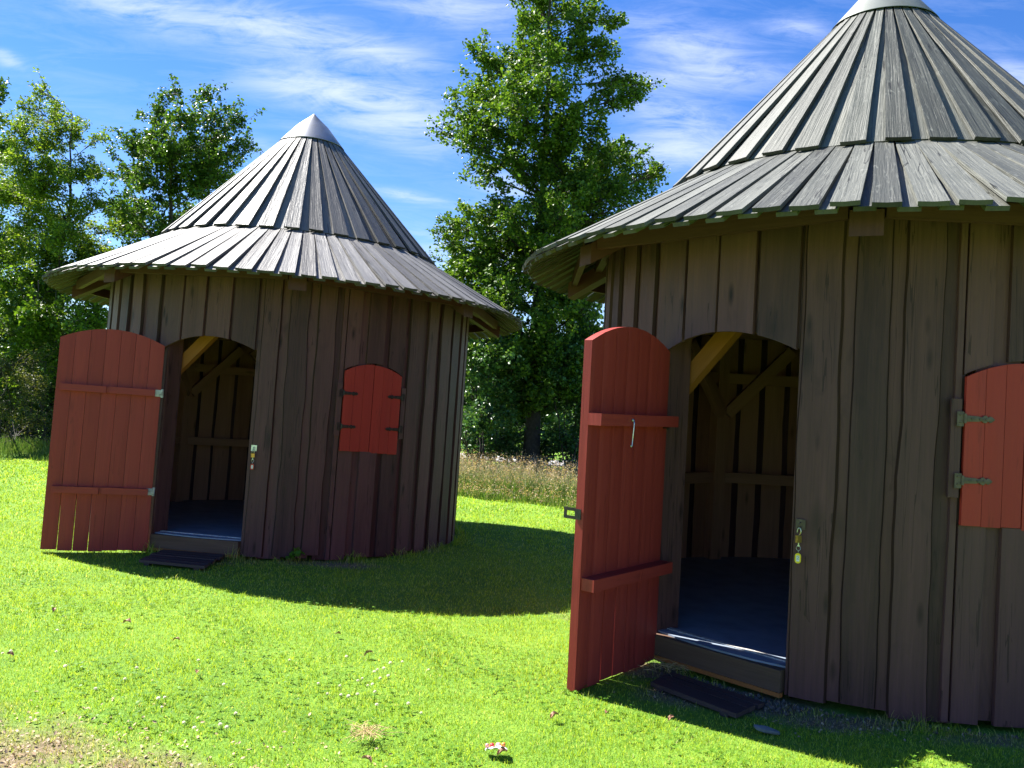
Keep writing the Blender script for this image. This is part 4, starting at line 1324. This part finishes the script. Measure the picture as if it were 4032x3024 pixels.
def far_wood():
    """the wood edge far behind: reads as one mass"""
    rng = np.random.default_rng(77)
    pos = []
    for _ in range(260):
        x = rng.uniform(-46, 34)
        y = rng.uniform(38, 52)
        h = rng.uniform(3.0, 6.0) + 1.6 * math.sin(x * 0.35)
        for _k in range(6):
            c = np.array([x + rng.normal() * 1.0, y + rng.normal() * 0.8, rng.uniform(0.4, 1) * h * rng.uniform(0.4, 1.0)])
            d = rng.normal(size=(38, 3))
            d /= np.linalg.norm(d, axis=1, keepdims=True)
            pos.append(c + d * rng.uniform(0.4, 1.15, (38, 1)) * 1.05)
    pos = np.concatenate(pos)
    pos[:, 2] = np.maximum(pos[:, 2], 0.1) + GZ
    V, Lp, Sz = leaves_arrays(rng, pos, 0.34, 0.35, 0.8)
    o = np_mesh('wood_edge', V, Lp, Sz, M['leaf_deep'])
    tag(o, 'green wood edge far behind the huts', 'woodland', kind='stuff')


far_wood()


def hut_clear(x, y, rr=2.10):
    ok = np.ones(len(x), bool)
    for cx, cy in ((-2.6327, 10.1376), (2.7553, 6.5822)):
        ok &= (x - cx) ** 2 + (y - cy) ** 2 > rr * rr
    return ok


def in_quad(x, y, q, grow=0.0):
    ok = np.ones(len(x), bool)
    cx = sum(p[0] for p in q) / 4; cy = sum(p[1] for p in q) / 4
    qq = [(cx + (p[0] - cx) * (1 + grow), cy + (p[1] - cy) * (1 + grow)) for p in q]
    for k in range(4):
        (x0, y0), (x1, y1) = qq[k][:2], qq[(k + 1) % 4][:2]
        ok &= ((x1 - x0) * (y - y0) - (y1 - y0) * (x - x0)) <= 0
    return ok


MATS = [[(-3.216, 8.129), (-2.601, 8.058), (-2.583, 7.463), (-3.206, 7.583)], [(1.071, 5.222), (1.488, 4.749), (1.269, 4.527), (0.895, 4.989)]]
BARE = [(-2.35, 3.35, 1.1, 0.60, 0.5), (-1.35, 3.45, 0.8, 0.36, 0.2), (1.35, 4.86, 0.6, 0.28, 0.95), (1.9, 4.58, 0.5, 0.13, 0.7), (2.6, 4.40, 0.6, 0.11, 0.6), (0.95, 5.35, 0.25, 0.25, 0.9), (-1.6, 8.15, 0.8, 0.2, 0.5)]


def blades(rng, x, y, h, wd, lean_amt):
    n = len(x)
    z = ground_z(x, y)
    a = rng.uniform(0, 2 * np.pi, n)
    side = np.stack([np.cos(a), np.sin(a), np.zeros(n)], 1)
    la = rng.uniform(0, 2 * np.pi, n)
    lean = np.stack([np.cos(la), np.sin(la), np.zeros(n)], 1) * (rng.uniform(0.1, 1.0, n) * lean_amt * h)[:, None]
    B = np.stack([x, y, z - 0.004], 1)
    up_ = np.stack([np.zeros(n), np.zeros(n), h], 1)
    w_ = (wd * rng.uniform(0.7, 1.3, n))[:, None] * 0.5
    v0, v1 = B - side * w_, B + side * w_
    mid = B + up_ * 0.58 + lean * 0.38
    v2, v3 = mid + side * w_ * 0.8, mid - side * w_ * 0.8
    v4 = B + up_ * rng.uniform(0.85, 1.0, n)[:, None] + lean
    V = np.stack([v0, v1, v2, v3, v4], 1).reshape(-1, 3)
    base = np.arange(n)[:, None] * 5
    Lp = np.concatenate([base + np.array([0, 1, 2, 3]), base + np.array([3, 2, 4])], 1).ravel()
    Sz = np.tile([4, 3], n)
    return V, Lp, Sz


def lawn_grass():
    rng = np.random.default_rng(5)
    parts = []
    off = 0
    for (y0, y1, dens, h0, wd) in ((2.7, 4.6, 10500, 0.024, 0.0029), (4.6, 6.5, 6500, 0.025, 0.0036), (6.5, 9.5, 3200, 0.028, 0.0050), (9.5, 13.0, 1300, 0.032, 0.008), (13.0, 18.0, 560, 0.040, 0.013)):
        xm0, xm1 = -(0.70 * y1 + 0.5), 0.72 * y1 + 0.5
        n = int((xm1 - xm0) * (y1 - y0) * dens)
        x = rng.uniform(xm0, xm1, n); y = rng.uniform(y0, y1, n)
        keep = (x > -(0.68 * y + 0.4)) & (x < 0.70 * y + 0.4) & hut_clear(x, y) & ~((y > 7.2) & (x > 3.2))
        for q in MATS:
            keep &= ~in_quad(x, y, q, 0.02)
        thin = np.zeros(n)
        for (bx, by, rx, ry, wt) in BARE:
            thin = np.maximum(thin, wt * np.exp(-(((x - bx) / rx) ** 2 + ((y - by) / ry) ** 2)))
        keep &= rng.random(n) > thin
        x, y = x[keep], y[keep]
        clump = 0.85 + 0.22 * np.sin(x * 7.1 + np.cos(y * 5.3) * 2) * np.sin(y * 6.3 + x * 2.1)
        h = h0 * clump * rng.uniform(0.6, 1.35, len(x))
        tall = rng.random(len(x)) > 0.985
        h[tall] *= 1.9
        # longer where the mower cannot reach, at the feet of the walls
        for cx, cy in ((-2.6327, 10.1376), (2.7553, 6.5822)):
            d = np.hypot(x - cx, y - cy)
            h *= 1 + (2.4 + 1.8 * np.sin(x * 9 + y * 7)) * np.exp(-((d - 2.08) / 0.10) ** 2)
        V, Lp, Sz = blades(rng, x, y, h, np.full(len(x), wd), 0.9)
        parts.append((V, Lp + off, Sz)); off += len(V)
    V = np.concatenate([p[0] for p in parts]); Lp = np.concatenate([p[1] for p in parts]); Sz = np.concatenate([p[2] for p in parts])
    o = np_mesh('lawn_grass', V, Lp, Sz, M['blade'])
    tag(o, 'short bright green lawn grass round both huts', 'grass', kind='stuff')


lawn_grass()


def clover_leaves():
    rng = np.random.default_rng(8)
    n = 9000
    x = rng.uniform(-4.2, 4.2, n); y = 3.0 + 4.2 * rng.random(n) ** 1.4
    f = np.sin(x * 2.1 + 1.0) * np.sin(y * 2.7 + x) + 0.6 * np.sin(x * 5 + y * 4)
    keep = (f > -0.1) & (x > -(0.66 * y + 0.2)) & (x < 0.68 * y + 0.2) & hut_clear(x, y, 2.2)
    for (bx, by, rx, ry, wt) in BARE:
        keep &= (((x - bx) / rx) ** 2 + ((y - by) / ry) ** 2) > 0.8
    x, y = x[keep], y[keep]
    z = ground_z(x, y) + rng.uniform(0.018, 0.036, len(x))
    pos, = (np.repeat(np.stack([x, y, z], 1), 3, 0),)
    n3 = len(pos)
    ang = np.tile([0, 2.094, 4.189], len(x)) + np.repeat(rng.uniform(0, 6.28, len(x)), 3)
    s = np.repeat(rng.uniform(0.009, 0.017, len(x)), 3)[:, None]
    a = np.stack([np.cos(ang), np.sin(ang), rng.uniform(-0.15, 0.35, n3)], 1)
    b = np.stack([-np.sin(ang), np.cos(ang), rng.uniform(-0.2, 0.2, n3)], 1)
    V = np.stack([pos, pos + a * s * 0.6 + b * s * 0.5, pos + a * s + b * s * 0.3, pos + a * s * 0.92, pos + a * s - b * s * 0.3, pos + a * s * 0.6 - b * s * 0.5], 1).reshape(-1, 3)
    base = np.arange(n3)[:, None] * 6
    Lp = np.concatenate([base + np.array([0, 1, 2, 3]), base + np.array([0, 3, 4, 5])], 1).ravel()
    o = np_mesh('clover', V, Lp, np.full(2 * n3, 4), M['clover'])
    tag(o, 'clover leaves mixed into the near lawn', 'clover', kind='stuff')


clover_leaves()


def meadow():
    rng = np.random.default_rng(9)
    xs, ys, hs = [], [], []
    # band between and behind the huts, and along the foot of the left trees
    for (x0, x1, y0, y1, n, h0) in ((-1.6, 4.0, 14.6, 19.0, 15000, 0.50), (-14.5, -7.0, 17.4, 21.0, 11000, 0.34), (-8.0, -1.0, 18.0, 21.5, 5000, 0.5)):
        x = rng.uniform(x0, x1, n)
        edge = y0 + 0.35 * np.sin(x * 1.7) + 0.25 * np.sin(x * 4.1)
        if x0 > -2:
            edge = 15.2 - 0.75 * (x + 0.6) + 0.2 * np.sin(x * 3.0)
        y = edge + (y1 - edge) * rng.random(n) ** 1.1
        ramp_ = np.clip((y - edge) / 0.8, 0.35, 1)
        xs.append(x); ys.append(y); hs.append(h0 * ramp_ * rng.uniform(0.5, 1.35, n))
    x, y, h = np.concatenate(xs), np.concatenate(ys), np.concatenate(hs)
    V, Lp, Sz = blades(rng, x, y, h, np.full(len(x), 0.011), 0.55)
    # airy seed heads on a share of the stalks
    pick = (rng.random(len(x)) > 0.72) & (x > -5)
    px, py, ph = x[pick], y[pick], h[pick]
    hv, hl, hz = [], [], []
    tips = V.reshape(-1, 5, 3)[pick][:, 4]
    pos = np.repeat(tips, 7, 0) + rng.normal(size=(len(tips) * 7, 3)) * np.array([0.028, 0.028, 0.055])
    V2, L2, S2 = leaves_arrays(rng, pos, 0.028, 0.0, 0.45)
    mi = np.concatenate([np.zeros(len(Sz)), np.ones(len(S2))])
    o = np_mesh('meadow_grass', np.concatenate([V, V2]), np.concatenate([Lp, L2 + len(V)]), np.concatenate([Sz, S2]), [M['meadow'], M['seed']], mi=mi)
    tag(o, 'tall dry seeding meadow grass under the trees', 'grass', kind='stuff')


meadow()

# ------------------------------------------------------------------ small things on the lawn
FLOWERS = [[-1.182, 4.939], [-0.877, 5.026], [-0.547, 5.01], [-0.599, 4.96], [-0.659, 4.851], [-0.63, 4.852], [-0.674, 4.783], [-0.723, 4.686], [-0.62, 4.697], [-0.58, 4.731], [-0.736, 4.63], [-0.675, 4.576], [-0.642, 4.586], [-0.93, 4.56], [-0.817, 4.541], [-0.614, 4.468], [-0.849, 4.421], [-0.784, 4.404], [-0.696, 4.412], [-0.728, 4.379], [-0.578, 4.272], [-0.42, 4.325], [-0.352, 4.227], [-0.376, 4.905], [-2.671, 5.208], [-2.665, 4.735], [-2.441, 4.791], [-1.657, 4.816], [-1.917, 4.596], [-1.39, 4.445], [-1.89, 4.409], [-1.961, 4.24], [-1.595, 4.204], [-1.562, 4.069], [-1.389, 3.901], [-1.22, 3.9], [-1.184, 3.872], [-1.324, 3.83], [-1.202, 4.055], [-1.615, 4.15], [-2.248, 4.53], [-2.687, 4.699]]


def make_flower():
    rng = random.Random(3)
    random.seed(3)
    e = empty('clover_flower')
    mb = MB()
    mb.tube([(0, 0, -0.03), (0.001, 0.001, 0), (0, 0, 0.03)], 0.0012, 5)
    mb.build('stem', M['stem'], e)
    mb = MB()
    for k in range(46):          # florets of the round head
        zz = 1 - 1.5 * (k + 0.5) / 46
        r_ = math.sqrt(max(0, 1 - zz * zz))
        a = 2.39996 * k
        d = Vector((r_ * math.cos(a), r_ * math.sin(a), zz))
        c = Vector((0, 0, 0.034))
        s = d.orthogonal().normalized() * 0.0019
        u = d.cross(s).normalized() * 0.0019
        t_ = c + d * rng.uniform(0.0095, 0.0118)
        i = [mb.vert(c + d * 0.003), mb.vert(c + d * 0.008 + s), mb.vert(t_ + u * 0.3), mb.vert(c + d * 0.008 - s)]
        mb.face(i)
        i = [mb.vert(c + d * 0.003), mb.vert(c + d * 0.008 + u), mb.vert(t_ - s * 0.3), mb.vert(c + d * 0.008 - u)]
        mb.face(i)
    mb.build('flower_head', M['petal'], e)
    return e


proto = make_flower()
_rf = random.Random(4)
for k, (fx, fy) in enumerate(FLOWERS):
    o = proto
    if k:
        o = proto.copy()
        COL.objects.link(o)
        for ch in list(proto.children):
            c = ch.copy()
            c.parent = o
            COL.objects.link(c)
    o.location = (fx, fy, float(ground_z(fx, fy)) + 0.018)
    o.rotation_euler = (_rf.uniform(-0.25, 0.25), _rf.uniform(-0.25, 0.25), _rf.uniform(0, 6))
    s = _rf.uniform(0.65, 1.0)
    o.scale = (s, s, s)
    tag(o, 'small round white clover flower in the sunny near lawn', 'flower', 'white clover flowers in the lawn')

LEAVES = [[-2.969, 5.741], [-2.388, 5.545], [-1.028, 5.565], [-0.763, 5.164], [0.915, 4.409], [0.312, 4.312], [-1.606, 4.649], [0.054, 3.819], [-0.524, 3.663], [-2.661, 4.719], [-1.945, 5.225], [0.584, 4.421]]
def make_dead_leaf():
    mb = MB()
    nv, nu = 7, 5
    fr, bk, us, vs = [], [], [], []
    for j in range(nv):
        s = j / (nv - 1)
        wd = 0.016 * math.sin(math.pi * min(1, s * 0.92 + 0.06)) ** 0.8
        f_, b_ = [], []
        for i in range(nu):
            u = i / (nu - 1) * 2 - 1
            z = 0.010 * u * u + 0.014 * math.sin(s * 3.0) + 0.003 * math.sin(u * 5 + s * 9)
            f_.append((u * wd, s * 0.05 - 0.025, z)); b_.append((u * wd, s * 0.05 - 0.025, z - 0.0008))
        fr.append(f_); bk.append(b_); us.append([p[0] for p in f_]); vs.append([p[1] for p in f_])
    mb.slab(fr, bk, us, vs)
    mb.tube([(0, -0.025, 0.001), (0.002, -0.038, 0.004), (0.001, -0.046, 0.003)], 0.0009, 5)
    return mb.build('fallen_leaf', M['dead_leaf'])


dl = make_dead_leaf()
for k, (fx, fy) in enumerate(LEAVES):
    o = dl if k == 0 else dl.copy()
    if k:
        COL.objects.link(o)
    o.location = (fx, fy, float(ground_z(fx, fy)) + 0.028)
    o.rotation_euler = (_rf.uniform(-0.5, 0.5), _rf.uniform(-0.5, 0.5), _rf.uniform(0, 6))
    s = _rf.uniform(0.7, 1.15)
    o.scale = (s, s, s)
    tag(o, 'curled brown fallen leaf lying on the sunny lawn', 'leaf', 'brown fallen leaves on the lawn')


def rock(name, loc, size, seed, mat, label, cat):
    rng = np.random.default_rng(seed)
    mb = MB()
    n, m_ = 12, 7
    rings = []
    ph = rng.uniform(0, 6, 6)
    for j in range(m_ + 1):
        el = -math.pi / 2 + math.pi * j / m_
        row = []
        for i in range(n):
            a = 2 * math.pi * i / n
            k = 1 + 0.16 * math.sin(2 * a + ph[0]) + 0.12 * math.sin(3 * a + ph[1] + el * 2) + 0.07 * math.sin(5 * a + ph[2])
            row.append(mb.vert((size[0] * k * math.cos(el) * math.cos(a), size[1] * k * math.cos(el) * math.sin(a), size[2] * math.copysign(abs(math.sin(el)) ** 0.6, el))))
        rings.append(row)
    for j in range(m_):
        for i in range(n):
            mb.face((rings[j][i], rings[j][(i + 1) % n], rings[j + 1][(i + 1) % n], rings[j + 1][i]))
    o = mb.build(name, mat, None, loc=loc)
    tag(o, label, cat)
    return o


st = rock('flat_stone', (1.386, 4.36, GZ + 0.008), (0.062, 0.03, 0.012), 3, M['stone'], 'flat grey stone lying in the shaded grass before the nearer hut', 'stone')
st.rotation_euler = (0.05, 0.1, -0.5)


def wrapper():
    """crumpled clear plastic tray with reddish and orange cups"""
    random.seed(12)
    e = empty('plastic_tray', (0.026, 3.855, GZ + 0.026), (0.1, -0.06, 0.12))
    tag(e, 'crumpled white plastic tray with red and orange cups littering the near lawn', 'litter')
    mb = MB()
    nv, nu = 6, 11
    fr, bk, us, vs = [], [], [], []
    for j in range(nv):
        f_, b_ = [], []
        for i in range(nu):
            u, v = i / (nu - 1) * 2 - 1, j / (nv - 1) * 2 - 1
            z = 0.012 - 0.012 * v + 0.006 * math.sin(u * 8 + v * 3) + random.uniform(-0.003, 0.003)
            z -= 0.010 * abs(u) ** 3
            f_.append((u * 0.048, v * 0.026 + 0.004 * math.sin(u * 6), z)); b_.append((f_[-1][0], f_[-1][1], z - 0.0015))
        fr.append(f_); bk.append(b_); us.append([p[0] for p in f_]); vs.append([p[1] for p in f_])
    mb.slab(fr, bk, us, vs)
    mb.build('tray', M['white_plastic'], e, smooth=True)
    for x, mt, s in ((-0.040, 'cup_pink', 0.8), (-0.018, 'cup_red', 1.0), (0.010, 'cup_pink', 1.15), (0.034, 'cup_orange', 0.85)):
        if mt not in M:
            M[mt] = plain(mt, {'cup_pink': (0.75, 0.30, 0.28), 'cup_red': (0.50, 0.04, 0.04), 'cup_orange': (0.75, 0.25, 0.06)}[mt], 0.35)
        m2 = MB()
        m2.lathe([(0.010 * s, 0.0), (0.011 * s, 0.008), (0.009 * s, 0.014), (0.005 * s, 0.016), (0, 0.0165)], 14)
        m2.build('cup', M[mt], e, smooth=True, loc=(x, 0.016, 0.006))
    return e


wrapper()


def straw_heap(loc, n, r, label, seed):
    rng = random.Random(seed)
    mb = MB()
    for _ in range(n):
        a, d = rng.uniform(0, 6.28), rng.uniform(0, 1) ** 0.7 * r
        p = Vector((d * math.cos(a), d * math.sin(a) * 0.7, rng.uniform(0.0, 0.02)))
        b = rng.uniform(0, 6.28)
        l = rng.uniform(0.04, 0.13)
        q = p + Vector((math.cos(b) * l, math.sin(b) * l, rng.uniform(-0.005, 0.02)))
        m_ = (p + q) / 2 + Vector((rng.uniform(-.015, .015), rng.uniform(-.015, .015), rng.uniform(0, .02)))
        mb.tube([p, m_, q], [0.0014, 0.0012, 0.0008], 4)
    o = mb.build('straw_heap', M['straw'], None, loc=loc)
    tag(o, label, 'straw')


straw_heap((-0.572, 3.93, GZ + 0.03), 70, 0.07, 'small tuft of dry yellow straw on the near lawn', 4)
straw_heap((1.06, 5.30, GZ + 0.012), 60, 0.14, 'straw strewn beside the sill and mat of the nearer hut', 5)


def weed(loc, label):
    rng = np.random.default_rng(31)
    e = empty('weed_plant', loc)
    tag(e, label, 'plant')
    mb = MB()
    pos = []
    for k in range(9):
        a = rng.uniform(0, 6.28)
        r_, h_ = rng.uniform(0.02, 0.09), rng.uniform(0.05, 0.15)
        tip = np.array([r_ * math.cos(a), r_ * math.sin(a), h_])
        mb.tube([(0, 0, 0), tuple(tip * np.array([0.4, 0.4, 0.6])), tuple(tip)], [0.0025, 0.002, 0.0015], 5)
        for _ in range(3):
            pos.append(tip * rng.uniform(0.7, 1.0) + rng.normal(size=3) * 0.008)
    mb.build('stem', M['stem'], e)
    V, Lp, Sz = leaves_arrays(rng, np.array(pos), 0.055, 0.5, 0.9)
    np_mesh('leaf_cluster', V, Lp, Sz, M['clover'], e)


weed((-1.98, 8.10, GZ), 'small green weed growing at the foot of the farther hut wall')


def chips():
    rng = np.random.default_rng(41)
    n = 900
    x = np.concatenate([rng.normal(-2.2, 0.75, 1700), rng.normal(1.45, 0.28, 260), rng.normal(2.1, 0.35, 220)])
    y = np.concatenate([rng.normal(3.45, 0.30, 1700), rng.normal(4.92, 0.12, 260), rng.normal(4.5, 0.08, 220)])
    keep = hut_clear(x, y, 2.08)
    x, y = x[keep], y[keep]
    pos = np.stack([x, y, ground_z(x, y) + rng.uniform(0.004, 0.012, len(x))], 1)
    V, Lp, Sz = leaves_arrays(rng, pos, 0.02, 1.6, 0.55)
    o = np_mesh('litter_chips', V, Lp, Sz, M['chip'])
    tag(o, 'pale chips and dead bits on the bare earth', 'debris', kind='stuff')


chips()


def clods():
    """crumbled earth between sill and mat, and along the nearer wall"""
    rng = np.random.default_rng(52)
    n = 520
    t_ = rng.random(n)
    x = 1.10 + (1.62 - 1.10) * t_ + rng.normal(size=n) * 0.05
    y = 5.30 + (4.72 - 5.30) * t_ + rng.normal(size=n) * 0.05
    t2 = rng.random(50)
    x = np.concatenate([x, 1.6 + 1.1 * t2 + rng.normal(size=50) * 0.04])
    y = np.concatenate([y, 4.78 - 0.36 * t2 + rng.normal(size=50) * 0.035])
    keep = hut_clear(x, y, 2.06) & ~in_quad(x, y, MATS[1], 0.0)
    x, y = x[keep], y[keep]
    n = len(x)
    s = rng.uniform(0.005, 0.019, n)
    base = np.array([[1, 0, 0], [0, 1, 0], [-1, 0, 0], [0, -1, 0], [0, 0, 1], [0, 0, -0.6]], float)
    V = base[None] * s[:, None, None] * rng.uniform(0.6, 1.3, (n, 6, 1))
    a = rng.uniform(0, 6.28, n)
    c, sn = np.cos(a), np.sin(a)
    V = np.stack([V[..., 0] * c[:, None] - V[..., 1] * sn[:, None], V[..., 0] * sn[:, None] + V[..., 1] * c[:, None], V[..., 2]], -1)
    V += np.stack([x, y, ground_z(x, y) + s * 0.35], 1)[:, None]
    F = np.array([[0, 1, 4], [1, 2, 4], [2, 3, 4], [3, 0, 4], [1, 0, 5], [2, 1, 5], [3, 2, 5], [0, 3, 5]])
    L = (np.arange(n)[:, None, None] * 6 + F[None]).ravel()
    o = np_mesh('soil_crumbs', V.reshape(-1, 3), L, np.full(n * 8, 3), M['soil'])
    tag(o, 'crumbled grey earth before the sill of the nearer hut', 'soil', kind='stuff')


M['soil'] = plain('dry_grey_earth', (0.15, 0.115, 0.09), 0.95, 0, 40, (0.085, 0.065, 0.05))
clods()
